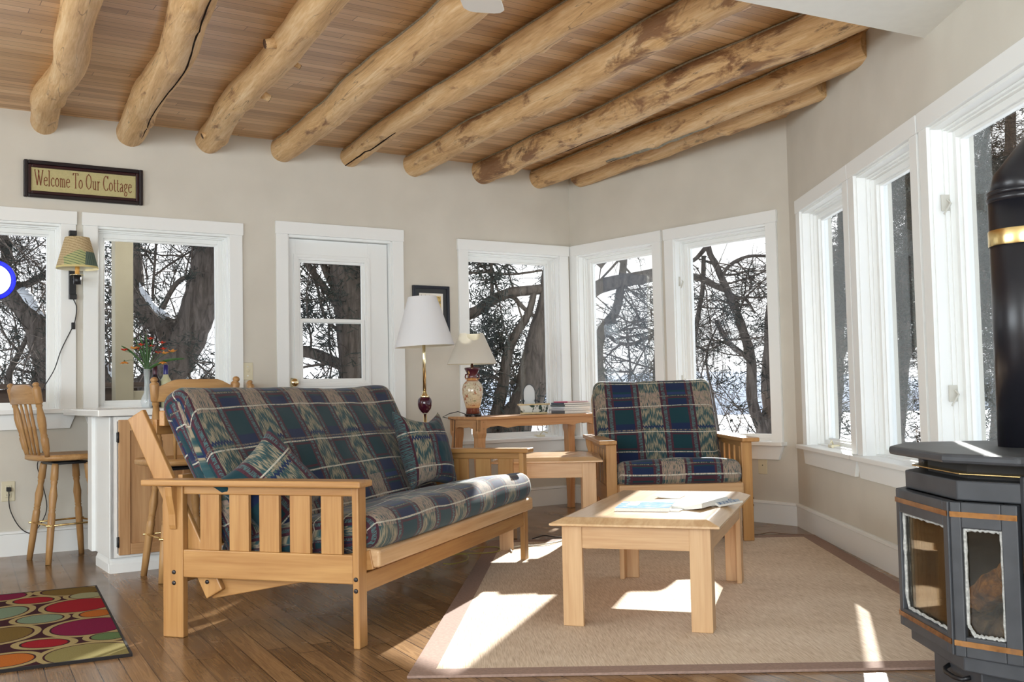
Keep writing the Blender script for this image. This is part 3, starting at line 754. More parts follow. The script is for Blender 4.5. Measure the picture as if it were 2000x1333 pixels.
# ================================================================ lamps
SHADE_W = fabric('white_lampshade_linen', (.86, .87, .90), .30)
SHADE_C = fabric('cream_lampshade_linen', (.86, .84, .79), .40)
SHADE_IN = fabric('lampshade_lining', (.92, .89, .76), .30)
def shade(parent, c, rt, rb, z0, z1, mat, tilt=None, scoop=0, name='lamp_shade', mat_in=None):
    b = MB(); n = 48; K = 13; m = Matrix.Rotation(tilt[0], 3, tilt[1]) if tilt else Matrix.Identity(3)
    zc = (z0 + z1) / 2
    def P(rr, sc=1.0):
        def f(i, j):
            a = 2 * math.pi * i / n; zt = z1
            if scoop:
                d = (a - R(262) + math.pi) % (2 * math.pi) - math.pi
                if abs(d) < .62: zt = z1 - scoop * math.sqrt(max(0, 1 - (d / .62) ** 2))
            z = z0 + (zt - z0) * j / (K - 1); r = rb + (rt - rb) * (z - z0) / (z1 - z0) - rr
            return m @ Vector((r * math.cos(a), r * math.sin(a), z - zc)) + Vector((c[0], c[1], zc))
        return f
    b.grid(n, K, P(0), wrapu=True); o = b.build(name, mat, parent)
    b = MB(); b.grid(n, K, P(.0025), wrapu=True); b.build('shade_lining', mat_in or SHADE_IN, o)
    return o
# floor lamp
fl_ = thing('floor_lamp', 'tall brass floor lamp with white cone shade and dark red ball, standing behind the sofa', 'lamp', (-.514, 6.00, 0))
MB().lathe([(.13, 0), (.135, .008), (.13, .018), (.05, .03), (.03, .045), (.012, .055), (.010, .07)], n=40).build('base', GOLD, fl_)
MB().lathe([(.0105, .06), (.0105, .775)], n=20).build('pole', GOLD, fl_)
MB().lathe([(.013, .778), (.020, .785), (.026, .792), (.036, .806), (.0405, .825), (.041, .845), (.037, .862), (.028, .872)], n=28).build('ball', plain('oxblood_ceramic', srgb(58, 16, 34), .08, .6), fl_)
b = MB(); b.lathe([(.020, .868), (.028, .872), (.024, .882), (.015, .892), (.011, .905)], n=28); b.lathe([(.0095, .90), (.0095, 1.31)], n=20); b.lathe([(.018, 1.28), (.018, 1.34)], n=20); b.build('stem', GOLD, fl_)
shade(fl_, (0, 0), .083, .174, 1.167, 1.458, SHADE_W, (R(-2.2), 'Y'))
# table lamp on the console
lp = con_pt(.075, .185); tl = thing('table_lamp', 'floral oriental vase table lamp with cream shade on the pine console', 'lamp', lp, R(20))
vm = Mat('painted_porcelain', .12, .6); v = vm.coord('Object'); x, y, z = vm.xyz(v)
ns = vm.noise(v, 38, 3, .6); nr = vm.noise(v, 26, 4, .7)
c = vm.ramp(z.soft(0, .345), [(0.0, srgb(96, 44, 36)), (.17, srgb(120, 62, 44)), (.19, srgb(206, 160, 110)), (.24, srgb(214, 176, 132)), (.30, srgb(216, 196, 160)), (.70, srgb(206, 196, 172)), (.74, srgb(150, 88, 60)), (.76, srgb(206, 150, 90)), (.80, srgb(92, 40, 46)), (1, srgb(72, 32, 44))])
inb = z.band(.075, .245)
c = vm.mix(c, srgb(176, 110, 78), inb * nr.soft(.57, .62)); c = vm.mix(c, srgb(120, 128, 84), inb * ns.soft(.62, .66)); c = vm.mix(c, srgb(120, 78, 60), inb * ((ns - .5).abs()).soft(.012, .006))
c = vm.mix(c, srgb(214, 170, 110), z.gt(.262) * nr.soft(.60, .64)); vm.color(c)
MB().lathe([(.046, .018), (.050, .024), (.046, .05), (.050, .066), (.062, .11), (.072, .16), (.074, .195), (.066, .228), (.046, .250), (.036, .262), (.034, .285), (.038, .305), (.050, .328), (.056, .338), (.052, .345), (.020, .348)], n=40).build('vase_body', vm.m, tl)
for s in (-1, 1): MB().tube([(s * .034, 0, .300), (s * .048, 0, .296), (s * .052, 0, .280), (s * .046, 0, .266), (s * .036, 0, .268)], .006, 8).build('handle', vm.m, tl)
b = MB(); b.lathe([(.058, .008), (.062, .012), (.058, .020), (.044, .022)], n=32)
for k in range(4): a = R(45 + 90 * k); b.box(-.009, .009, -.009, .009, 0, .012, Matrix.Translation((.048 * math.cos(a), .048 * math.sin(a), 0)))
b.build('stand', plain('black_lacquer', (.02, .015, .015), .2, .5), tl)
MB().lathe([(.010, .345), (.010, .40), (.016, .405), (.016, .45)], n=16).build('socket', GOLD, tl)
shade(tl, (0, 0), .082, .176, .370, .588, SHADE_C, scoop=.055)
c_ = MB(); q0 = lp + Vector((-.055, -.01, .02)); pts = [q0, q0 + Vector((-.05, .0, .018)), q0 + Vector((-.11, .01, .005)), q0 + Vector((-.16, .03, -.018)), CO - U_ * .018 + NA * .28 + Vector((0, 0, .70)), CO - U_ * .03 + NA * .30 + Vector((0, 0, .3)), CO - U_ * .05 + NA * .30 + Vector((0, 0, .01))]
tag(c_.tube(pts, .003, 6).build('lamp_cord', BLACKP), 'thin black cord trailing off the left end of the pine console', 'cord')

# swing arm wall lamp between the left windows
w0 = lambda u, v, z: MA @ Vector((u, v, z))
wl = thing('wall_lamp', 'black wall lamp with green quilt-pattern shade between the two left windows', 'lamp', mw=MA @ Matrix.Translation((-3.738, -.0, 1.505)))
b = MB(); b.box(-.020, .020, -.040, -.018, 0, .415); b.box(-.020, .022, -.055, -.018, .385, .415); b.box(-.020, .022, -.052, -.018, 0, .030); b.build('back_plate', BLACKM, wl, bevel=.003)
b = MB(); b.tube([(0, -.035, .12), (.03, -.10, .12), (.02, -.165, .125)], .006, 8); b.lathe([(.022, .075), (.022, .125)], (.0, -.19, 0), 20); b.build('arm', BLACKM, wl)
b = MB(); b.lathe([(.040, .128), (.042, .131), (.01, .134)], (.0, -.19, 0), 24); b.build('drip_pan', GOLD, wl)
MB().lathe([(.013, .134), (.013, .19)], (.0, -.19, 0), 18).build('candle_sleeve', plain('amber_sleeve', srgb(214, 160, 80), .5), wl)
qm = Mat('quilt_print_shade', .85, .1); v = qm.coord('Object'); x, y, z = qm.xyz(v)
hx = x; s1 = ((z * 1.0 + hx * .35) * 62).fract(); dots = qm.noise(v, 260, 1)
tanp = qm.mix(srgb(214, 196, 158), srgb(194, 170, 130), dots.soft(.5, .58)); tanp = qm.mix(tanp, srgb(150, 128, 88), s1.lt(.14))
lime = qm.mix(srgb(190, 194, 142), srgb(96, 122, 92), s1.lt(.22)); s3 = ((hx * 1.0 - z * .25) * 80).fract(); teal_ = qm.mix(srgb(112, 130, 118), srgb(78, 96, 92), s3.lt(.2))
edge1 = z - .16 + (hx + .0) * -.35; edge1s = z + hx * -.45
c = qm.mix(tanp, lime, (z + (hx - .0).abs() * .55).lt(.275) * hx.gt(-.085)); c = qm.mix(c, teal_, (hx * 1.0 - (z - .17) * .12).gt(.022) * z.lt(.262)); c = qm.mix(c, srgb(222, 208, 150), z.lt(.180))
qm.color(c); nt = qm.nt; tr = nt.nodes.new('ShaderNodeBsdfTranslucent'); nt.links.new(c, tr.inputs[0]); mx = nt.nodes.new('ShaderNodeMixShader'); mx.inputs[0].default_value = .25
nt.links.new(qm.b.outputs[0], mx.inputs[1]); nt.links.new(tr.outputs[0], mx.inputs[2]); nt.links.new(mx.outputs[0], qm.out.inputs[0])
shade(wl, (.0, -.19), .068, .118, .168, .352, qm.m)
cm_ = MB(); cpts = [w0(-3.735, -.03, 1.51), w0(-3.715, -.03, 1.46), w0(-3.72, -.025, 1.39), w0(-3.735, -.022, 1.34), w0(-3.80, -.03, 1.20), w0(-3.84, -.035, 1.08), w0(-3.90, -.04, .97), w0(-3.93, -.07, .875), w0(-3.94, -.10, .80), w0(-3.90, -.05, .62), w0(-3.93, -.025, .52), w0(-3.90, -.025, .40), w0(-3.88, -.025, .25), w0(-3.95, -.03, .13), w0(-4.02, -.03, .16), w0(-4.075, -.03, .27), w0(-4.082, -.03, .375)]
def smooth(pts, k=6):
    out = []
    for i in range(len(pts) - 1):
        p0, p1, p2, p3 = pts[max(0, i - 1)], pts[i], pts[i + 1], pts[min(len(pts) - 1, i + 2)]
        for j in range(k):
            t = j / k; out.append(.5 * ((2 * p1) + (p2 - p0) * t + (2 * p0 - 5 * p1 + 4 * p2 - p3) * t * t + (3 * p1 - p0 - 3 * p2 + p3) * t ** 3))
    return out + [pts[-1]]
wc = thing('power_cord', 'black cord hanging from the wall lamp down to the outlet by the bar stool', 'cord')
MB().tube(smooth([Vector(p) for p in cpts]), .0028, 6).build('cable', BLACKP, wc)
b = MB(); b.box(-.010, .010, -.016, .004, -.020, .020, MA @ Matrix.Translation((-3.733, -.022, 1.345))); b.build('inline_switch', BLACKP, wc, bevel=.003)
b = MB(); b.box(-.012, .012, -.024, .004, -.012, .012, MA @ Matrix.Translation((-4.082, -.012, .388))); b.build('plug', BLACKP, wc, bevel=.003)

# ================================================================ plates and pictures
def plate(name, label, cat, mw, u, z, kind):
    t = thing(name, label, cat, mw=mw @ Matrix.Translation((u, 0, z)))
    MB().box(-.036, .036, -.006, 0, -.058, .058).build('cover_plate', IVORY, t, bevel=.003)
    if kind == 'outlet':
        for dz in (-.022, .022):
            b = MB(); b.box(-.017, .017, -.009, -.005, dz - .014, dz + .014); b.build('receptacle', IVORY, t, bevel=.004)
            b = MB(); b.box(-.008, -.006, -.0095, -.008, dz - .004, dz + .006); b.box(.006, .008, -.0095, -.008, dz - .004, dz + .006); b.build('slot', BLACKP, t)
    elif kind == 'switch':
        for dx in (0,): MB().box(dx - .005, dx + .005, -.016, -.004, -.004, .010).build('toggle', IVORY, t, bevel=.001)
        for dz in (-.030, .030): MB().lathe([(.003, 0), (.003, .001)], (0, -.0065, dz), 8, m=Matrix.Rotation(R(90), 3, 'X')).build('screw', CHROME, t)
    else: MB().lathe([(.004, 0), (.003, .003)], (0, -.006, 0), 10, m=Matrix.Rotation(R(90), 3, 'X')).build('jack', BLACKP, t)
    return t
plate('outlet', 'ivory power outlet with a black plug, low on the wall left of the bar stool', 'outlet', MA, -4.082, .375, 'outlet')
plate('light_switch', 'ivory wall switch plate between the left window and the door', 'switch', MA, -2.655, 1.063, 'switch')
plate('wall_jack', 'small ivory jack plate low on the wall right of the armchair', 'outlet', MB_, 1.832, .375, 'jack')

sg = thing('welcome_sign', 'framed sign reading Welcome To Our Cottage on the left wall', 'sign', mw=MA @ Matrix.Translation((-3.664, 0, 2.222)))
FRM = plain('mahogany_frame', srgb(46, 18, 22), .3, .5, .2, 20); FRM2 = plain('dark_frame_rim', (.012, .009, .012), .3, .5)
b = MB(); w, h = .342, .112
ring(b, -w, w, -h, h, .024, -.030, -.001); b.build('outer_frame', FRM2, sg, bevel=.006)
b = MB(); ring(b, -w + .022, w - .022, -h + .022, h - .022, .020, -.022, -.002); b.build('inner_frame', FRM, sg, bevel=.006)
MB().box(-w + .04, w - .04, -.010, -.002, -h + .04, h - .04).build('panel', plain('olive_linen_panel', srgb(186, 176, 128), .8, .2, .06, 90), sg)
# lettering drawn as strokes with serifs
G = {   # glyph strokes on a unit em: (polyline, weight); x advance
 'W': ([[(0, 1), (.22, 0)], [(.22, 0), (.38, .95)], [(.30, 1), (.52, 0)], [(.52, 0), (.70, 1)], [(-.06, 1), (.10, 1)], [(.24, 1), (.40, 1)], [(.62, 1), (.76, 1)]], .76),
 'e': ([[(.04, .33), (.30, .36), (.28, .52), (.17, .58), (.06, .48), (.02, .28), (.08, .06), (.20, 0), (.32, .10)]], .36),
 'l': ([[(.08, 0), (.08, 1.02)], [(0, 1), (.08, 1.02)], [(0, 0), (.16, 0)]], .19),
 'c': ([[(.30, .48), (.18, .58), (.06, .46), (.02, .28), (.08, .07), (.19, 0), (.31, .10)]], .34),
 'o': ([[(.18, .58), (.06, .46), (.02, .29), (.06, .10), (.18, 0), (.30, .10), (.34, .29), (.30, .46), (.18, .58)]], .39),
 'm': ([[(.07, 0), (.07, .56)], [(0, .55), (.07, .56)], [(.07, .46), (.18, .57), (.25, .46), (.25, 0)], [(.25, .46), (.36, .57), (.43, .46), (.43, 0)], [(0, 0), (.13, 0)], [(.19, 0), (.31, 0)], [(.37, 0), (.49, 0)]], .53),
 'T': ([[(.22, 0), (.22, 1)], [(0, 1), (.44, 1)], [(0, 1), (0, .86)], [(.44, 1), (.44, .86)], [(.13, 0), (.31, 0)]], .46),
 'O': ([[(.26, 1), (.09, .85), (.02, .5), (.09, .15), (.26, 0), (.43, .15), (.50, .5), (.43, .85), (.26, 1)]], .56),
 'u': ([[(.07, .56), (.07, .12), (.16, 0), (.28, .10)], [(.29, .56), (.29, 0)], [(0, .56), (.07, .56)], [(.22, .56), (.29, .56)], [(.29, 0), (.36, 0)]], .40),
 'r': ([[(.08, 0), (.08, .56)], [(0, .55), (.08, .56)], [(.08, .42), (.18, .57), (.27, .54)], [(0, 0), (.16, 0)]], .29),
 'C': ([[(.44, .82), (.34, .97), (.24, 1), (.09, .85), (.02, .5), (.09, .15), (.26, 0), (.38, .05), (.46, .2)], [(.44, 1), (.44, .80)]], .50),
 't': ([[(.09, .80), (.09, .10), (.16, 0), (.24, .05)], [(0, .56), (.23, .56)]], .26),
 'a': ([[(.05, .48), (.15, .58), (.25, .50), (.26, .08), (.33, 0)], [(.26, .34), (.10, .28), (.03, .14), (.10, 0), (.25, .10)]], .36),
 'g': ([[(.16, .58), (.05, .48), (.04, .32), (.15, .22), (.26, .32), (.26, .48), (.16, .58)], [(.10, .23), (.05, .12), (.12, .04), (.26, 0), (.30, -.14), (.18, -.27), (.04, -.20), (.06, -.08), (.14, .02)], [(.26, .52), (.34, .57)]], .37),
}
txt = 'Welcome To Our Cottage'; adv = sum((G[ch][1] + .04) if ch != ' ' else .24 for ch in txt)
tw, th_ = .560, .092; sx_ = tw / adv; x = -tw / 2; b = MB()
for ch in txt:
    if ch == ' ': x += .24 * sx_; continue
    for st in G[ch][0]:
        vert = abs(st[0][0] - st[-1][0]) < .1 and len(st) == 2
        wd = .0042 if len(st) > 2 or vert or abs(st[0][1] - st[-1][1]) > .5 else .0026
        b.tube([(x + p[0] * sx_, -.0105, -.036 + p[1] * th_) for p in st], wd * .62, 6)
    x += (G[ch][1] + .04) * sx_
b.build('lettering', plain('brown_red_lettering', srgb(128, 72, 52), .7, .2), sg)

pf = thing('picture_frame', 'small black framed print on the wall behind the floor lamp shade', 'picture', mw=MA @ Matrix.Translation((-1.28, 0, 1.49)))
b = MB(); ring(b, -.152, .152, -.19, .19, .022, -.022, -.001); b.build('frame', plain('blue_black_frame', srgb(26, 30, 42), .3), pf, bevel=.003)
MB().box(-.132, .132, -.012, -.004, -.17, .17).build('mat_board', plain('charcoal_mat', srgb(56, 58, 60), .8), pf)
MB().box(-.098, .098, -.0135, -.011, -.135, .135).build('print', plain('white_print_paper', srgb(226, 222, 212), .8), pf)
pm = Mat('print_art', .8, .2); v = pm.coord('Object'); c = pm.ramp(pm.noise(v, 26, 3, .6), [(.35, srgb(222, 208, 170)), (.52, srgb(206, 176, 110)), (.6, srgb(120, 110, 70)), (.7, srgb(226, 220, 200))]); pm.color(c)
MB().box(.005, .080, -.0145, -.013, -.10, .115).build('artwork', pm.m, pf)
b = MB()
for k in range(9): b.tube([(-.085 + k * .011, -.014, .100 + (k % 2) * .014), (-.080 + k * .011, -.014, .122 - (k % 3) * .007)], .0018, 5)
b.build('caption', plain('print_ink', (.02, .02, .02), .7), pf)

# round stained glass in the far left window
sc_ = thing('suncatcher', 'round white stained glass with blue border hanging in the leftmost window', 'suncatcher', mw=MA @ Matrix.Translation((-4.155, .055, 1.615)))
bm_ = Mat('white_stained_glass', .3, .4, (.8, .84, .86)); v = bm_.coord('Object'); bm_.color(bm_.ramp(bm_.noise(v, 60, 3), [(.3, (.62, .70, .74)), (.7, (.95, .97, .97))]))
nt = bm_.nt; tr = nt.nodes.new('ShaderNodeBsdfTranslucent'); tr.inputs[0].default_value = (.9, .95, .97, 1); mx = nt.nodes.new('ShaderNodeMixShader'); mx.inputs[0].default_value = .75; nt.links.new(bm_.b.outputs[0], mx.inputs[1]); nt.links.new(tr.outputs[0], mx.inputs[2]); nt.links.new(mx.outputs[0], bm_.out.inputs[0])
rx_ = Matrix.Rotation(R(90), 3, 'X'); MB().lathe([(.001, -.002), (.092, -.002), (.092, .002), (.001, .002)], n=40, m=rx_).build('center_glass', bm_.m, sc_)
bl = Mat('blue_stained_glass', .2, .4, (.06, .07, .55)); nt = bl.nt; tr = nt.nodes.new('ShaderNodeBsdfTranslucent'); tr.inputs[0].default_value = (.14, .16, .95, 1); mx = nt.nodes.new('ShaderNodeMixShader'); mx.inputs[0].default_value = .8; nt.links.new(bl.b.outputs[0], mx.inputs[1]); nt.links.new(tr.outputs[0], mx.inputs[2]); nt.links.new(mx.outputs[0], bl.out.inputs[0])
MB().lathe([(.094, -.002), (.118, -.002), (.118, .002), (.094, .002), (.094, -.002)], n=40, m=rx_, caps=False).build('border_glass', bl.m, sc_)
b = MB(); 
for rr in (.093, .119): b.tube([(rr * math.cos(a * math.pi / 24), 0, rr * math.sin(a * math.pi / 24)) for a in range(49)], .0022, 6)
for k in range(10): a = k * R(36); b.tube([(.093 * math.cos(a), 0, .093 * math.sin(a)), (.119 * math.cos(a), 0, .119 * math.sin(a))], .0015, 5)
b.tube([(0, 0, .119), (0, 0, .30)], .0008, 4); b.build('lead_came', plain('lead', (.03, .03, .06), .5, .5, Metallic=.5), sc_)

# ================================================================ breakfast bar
K0 = Vector((-2.09, 5.35, 0)); uz = math.atan2(U_.y, U_.x)
cb = thing('bar_cabinet', 'white bar cabinet with oak door below the counter at the left window', 'cabinet', K0, uz)
CBL = .86
b = MB(); b.box(.022, CBL, .012, .372, .095, .808); b.build('body', WHITE, cb, bevel=.002)
b = MB(); b.box(0, .036, .0, .014, .078, .806); b.box(.036, CBL, .0, .014, .782, .806); b.box(.036, CBL, 0, .014, .078, .100); b.box(.430, .460, 0, .014, .10, .782); b.box(-.004, .022, 0, .372, .078, .806); b.build('face_frame', WHITE, cb, bevel=.002)
b = MB(); b.prism([(.002, 0), (.002, .045), (.014, .060), (.022, .080), (.05, .080), (.05, 0)], 0.0, CBL, lambda a, c, h: Vector((h, a, c))); b.prism([(-.002, 0), (-.002, .045), (.006, .060), (.012, .080), (.05, .080), (.05, 0)], 0.03, .36, lambda a, c, h: Vector((a, h, c))); b.build('base_trim', WHITE, cb)
b = MB(); b.box(-.022, .012, .362, .470, .075, .806); b.box(-.008, CBL, .470, .490, .09, .806); b.build('end_panel', WHITE, cb, bevel=.002)
for k, (x0, x1) in enumerate(((.040, .425), (.465, .835))):
    d = MB(); d.box(x0 + .055, x1 - .055, -.006, .004, .150, .735)
    o = d.build('door', CABOAK, cb); 
    for xa in (x0, x1 - .058): MB().box(xa, xa + .058, -.018, .0, .092, .790).build('stile', CABOAK, o, bevel=.003)
    for za in (.092, .732): MB().box(x0 + .058, x1 - .058, -.018, .0, za, za + .058).build('rail', CABOAK, o, bevel=.003)
    MB().lathe([(.006, 0), (.006, .012), (.014, .02), (.012, .028), (.002, .03)], (x1 - .03, -.018, .66), 16, m=Matrix.Rotation(R(90), 3, 'X')).build('knob', BRASS, o)
    for z in (.16, .70):
        b = MB(); b.box(x0 - .009, x0 + .001, -.020, .0, z - .025, z + .025); b.tube([(x0 - .004, -.020, z - .028), (x0 - .004, -.020, z + .028)], .004, 8); b.build('hinge', BLACKM, o)
ctm = Mat('white_laminate_counter', .16, .5); v = ctm.coord('Object'); ctm.color(ctm.ramp(ctm.noise(v, 6, 3), [(.3, srgb(226, 228, 224)), (.7, srgb(236, 236, 232))]))
b = MB(); b.prism([(-.064, -.03), (CBL + .02, -.03), (CBL + .02, 1.0), (-.064, 1.0)], .810, .845, lambda a, c, h: Vector((a, c, h)))
tag(b.build('countertop', ctm.m, bevel=.004, mw=Matrix.Translation(K0) @ Matrix.Rotation(uz, 4, 'Z')), 'white laminate counter running to the left windows, holding bottles and flowers', 'countertop')
def bar_pt(x, y, Y, z=.845): p = at(x, y, Y); return Vector((p.x, p.y, z))

def bottle(label, loc, glass, cap, lab):
    t = thing('wine_bottle', label, 'bottle', loc, 0)
    MB().lathe([(.030, 0), (.034, .004), (.034, .145), (.031, .158), (.019, .178), (.0135, .195), (.013, .222)], n=28).build('bottle_glass', glass, t)
    MB().lathe([(.0135, .190), (.0142, .196), (.0142, .250), (.012, .252)], n=24).build('capsule', cap, t)
    MB().lathe([(.0345, .035), (.0345, .115)], n=28, caps=False).build('paper_label', lab, t)
DG = plain('dark_wine_glass', (.015, .012, .02), .06, .6); WG = plain('pale_wine_glass', srgb(196, 196, 160), .08, .6)
bottle('wine bottle with maroon capsule and dark glass on the counter', bar_pt(303, 790, 6.10), DG, plain('maroon_foil', srgb(72, 20, 40), .3), plain('blue_label', srgb(60, 76, 130), .6))
bottle('wine bottle with blue capsule and pale glass on the counter', bar_pt(324, 790, 6.14), WG, plain('blue_foil', srgb(44, 42, 116), .3), plain('cream_label', srgb(210, 204, 170), .6))
vp = bar_pt(287, 792, 6.0)
CG = Mat('clear_glass', .04, .5, (.75, .82, .85), Alpha=.28).m
MB_v = MB().lathe([(.022, 0), (.028, .004), (.034, .030), (.030, .055), (.016, .085), (.013, .15), (.018, .225)], n=28, caps=False)
vs_ = MB_v.build('bud_vase', CG, mw=Matrix.Translation(vp), solid=.002); tag(vs_, 'slim clear glass bud vase with artificial flowers on the counter', 'vase')
LEAF = plain('leaf_green', srgb(58, 92, 48), .5, .4, .2, 40); REDP = plain('red_petal', srgb(196, 62, 44), .6, .3, .15, 60); ORP = plain('orange_petal', srgb(222, 150, 70), .6, .3, .12, 60); STEMM = plain('stem_green', srgb(70, 92, 50), .6)
vt = vp + Vector((0, 0, .21))
def flower(label, px, py, mat, cup=False, Y=6.0, r=.016):
    tip = at(px, py, Y); mid = vt.lerp(tip, .55) + Vector((0, 0, .03)); pts = smooth([vp + Vector((0, 0, .02)), vt, mid, tip])
    t = thing('artificial_flower', label, 'flower', tip, 0, 'artificial flowers in the bud vase')
    MB().tube([p - tip for p in pts], .0013, 5).build('stem', STEMM, t)
    for k in range(6):
        a = k * R(60) + px; d = Vector((math.cos(a), math.sin(a) * .7, .55 if not cup else -.5)).normalized(); s_ = d.cross(Vector((0, 0, 1))).normalized() * r * .42
        b = MB(); b.add([Vector((0, 0, 0)), d * r * .55 + s_, d * r * 1.15, d * r * .55 - s_, d * r * .6 + Vector((0, 0, -.002))], [(0, 1, 2, 4), (0, 4, 2, 3)], True); b.build('petal', mat, t, solid=.0008)
    MB().sphere((0, 0, .003), .004, 10, 6).build('flower_centre', ORP if mat is REDP else STEMM, t)
FL = [(243, 686, 1, 'red blossom dangling farthest left from the vase'), (243, 706, 0, 'orange cup blossom drooping lowest at the left of the vase'), (262, 683, 0, 'small orange blossom left of the leaves'), (271, 684, 1, 'red blossom just left of the leaf bundle'), (276, 676, 1, 'upper left red blossom of the bouquet'), (294, 664, 1, 'topmost red blossom of the bouquet'), (296, 679, 1, 'red blossom above the maroon bottle'), (309, 691, 1, 'large red blossom right of the leaves'), (317, 672, 1, 'red blossom highest on the right side'), (319, 684, 1, 'red blossom beside the big orange one'), (323, 693, 0, 'big orange blossom on the right side'), (318, 706, 0, 'orange blossom hanging over the blue capped bottle'), (337, 689, 0, 'small orange blossom farthest right of the bouquet')]
for px, py, r_, lab in FL: flower(lab, px, py, REDP if r_ else ORP, py > 700, 6.0 + .02 * math.sin(px), .028 if r_ == 0 else .023)
for k, (px, py) in enumerate([(237, 676), (262, 660), (273, 655), (285, 652), (361, 701), (288, 668), (300, 662)]):
    tip = at(px, py, 6.0); mid = vt.lerp(tip, .5) + Vector((0, 0, .025)); pts = smooth([vt - Vector((0, 0, .12)), vt, mid, tip], 5); b = MB()
    w_ = [.0015 + .008 * math.sin(math.pi * min(1, i / (len(pts) - 1))) ** .7 for i in range(len(pts))]; side = Vector((.8, -.5, .1)).normalized()
    if k == 4: side = Vector((0, -.4, .9)).normalized()
    if k == 0: side = Vector((.2, -.4, .85)).normalized()
    vs2 = []
    for p, w in zip(pts, w_): vs2 += [p - side * w, p + Vector((0, .002, .002)), p + side * w]
    fs = [(3 * i + j, 3 * i + j + 1, 3 * i + j + 4, 3 * i + j + 3) for i in range(len(pts) - 1) for j in (0, 1)]
    b.add(vs2, fs, True); o = b.build('leaf_blade', LEAF, solid=.0006)
    tag(o, ['long green leaf arching far left from the vase', 'green leaf standing left of the tallest ones', 'green leaf leaning left beside the tallest leaf', 'tallest upright green leaf in the vase', 'long green leaf drooping far right from the vase', 'short broad green leaf in the middle of the bouquet', 'upright green leaf behind the maroon bottle'][k], 'leaf', 'green leaves in the bud vase')

# ================================================================ bar stools
def stool(label, loc, rz):
    t = thing('bar_stool', label, 'stool', loc, rz, 'turned oak bar stools at the counter')
    # seat
    n = 40; b = MB(); prof = []
    def sp(a, s=1.0):
        c, sn = math.cos(a), math.sin(a); x = .205 * s * math.copysign(abs(c) ** .62, c); y = .195 * s * math.copysign(abs(sn) ** .62, sn); return x * (1 + .06 * (y / .195)), y
    vs = []
    for s_, z in ((.93, .565), (1.0, .572), (1.0, .588), (.96, .598), (.8, .598), (.5, .590), (.05, .588)):
        vs += [(*sp(2 * math.pi * i / n, s_), z) for i in range(n)]
    fs = [(k * n + i, k * n + (i + 1) % n, (k + 1) * n + (i + 1) % n, (k + 1) * n + i) for k in range(6) for i in range(n)] + [tuple(range(n))[::-1], tuple(6 * n + i for i in range(n))]
    b.add(vs, fs, True); b.build('seat', STOOLW, t)
    b = MB(); b.box(-.10, .10, -.10, .10, .540, .552); b.lathe([(.075, .552), (.075, .565)], n=24); b.build('swivel_plate', BLACKM, t)
    lp_ = [(0, .0165), (.02, .019), (.16, .021), (.17, .0165), (.185, .019), (.20, .0165), (.22, .015), (.32, .0225), (.42, .0175), (.44, .0185), (.45, .015), (.465, .019), (.48, .015), (.50, .0195), (.55, .020), (.80, .0185), (1, .0155)]
    for sx in (-1, 1):
        for sy in (-1, 1):
            MB().turned((sx * .088, sy * .088, .545), (sx * .146, sy * .146, 0), lp_).build('leg', STOOLW, t)
    r = .088 + .058 * (1 - .21 / .545) + .010; b = MB(); c4 = [(-r, -r), (r, -r), (r, r), (-r, r)]
    for k in range(4):
        p, q = Vector((*c4[k], .21)), Vector((*c4[(k + 1) % 4], .21)); e_ = (q - p).normalized() * .02; b.tube([p - e_, q + e_], .0055, 8); b.sphere(p, .010, 10, 6)
    b.build('foot_rail', BRASS, t)
    # back: posts, spindles and crest
    pp_ = [(0, .013), (.05, .014), (.10, .019), (.24, .021), (.26, .016), (.28, .019), (.30, .016), (.32, .0165), (.42, .022), (.52, .0225), (.66, .014), (.68, .018), (.70, .0165), (.715, .0175), (.72, .022), (.735, .0225), (.915, .0225), (.93, .019), (.94, .013), (.955, .017), (.975, .0175), (.992, .012), (1, .003)]
    for s in (-1, 1): MB().turned((s * .155, -.155, .592), (s * .205, -.235, 1.0), pp_, 16).build('back_post', STOOLW, t)
    K = 24; b = MB(); vs = []
    for i in range(K + 1):
        a = i / K * 2 - 1; x = a * .200; y = -.222 - .020 * (1 - a * a); zt = .955 + .034 * min(1, max(0, (1 - abs(a)) * 2.2)) ; zt = .953 + .035 * (.5 - .5 * math.cos(math.pi * min(1, (1 - abs(a)) / .55))); zb = .880
        for yy in (-.010, .010): vs += [(x, y + yy + (.0 if True else 0), zb), (x, y + yy - .006, zt)]
    fs = []
    for i in range(K):
        o_ = i * 4; p_ = o_ + 4; fs += [(o_, p_, p_ + 1, o_ + 1), (o_ + 3, p_ + 3, p_ + 2, o_ + 2), (o_ + 1, p_ + 1, p_ + 3, o_ + 3), (o_ + 2, p_ + 2, p_, o_)]
    fs += [(0, 1, 3, 2), (K * 4 + 2, K * 4 + 3, K * 4 + 1, K * 4)]
    b.add(vs, fs, True); b.build('crest_rail', STOOLW, t, bevel=.003)
    sp_ = [(0, .007), (.3, .0095), (.5, .010), (.53, .012), (.56, .010), (.8, .0085), (1, .007)]
    for k in range(4):
        x = -.084 + k * .056; MB().turned((x, -.172, .592), (x * 1.3, -.232, .885), sp_, 10).build('spindle', STOOLW, t)
    return t
def rz_of(d): return math.atan2(d[1], d[0]) - math.pi / 2
stool('oak bar stool under the counter end, seen side on with its back to the left', (-2.552, 5.885, 0), rz_of((.72, .69)))
stool('oak bar stool with its wide crest rail showing just behind the sofa back', (-1.69, 5.25, 0), rz_of((-.586, .81)))
d3 = at(487, 751, 6.5); st3 = Vector((d3.x, d3.y, 0)); q_ = rz_of((.97, .245))
mm = Matrix.Rotation(q_, 3, 'Z') @ Vector((.205, -.235, 0)); stool('oak bar stool farthest back, only its round finial showing above the sofa', st3 - mm, q_)
bpy.context.view_layer.update()

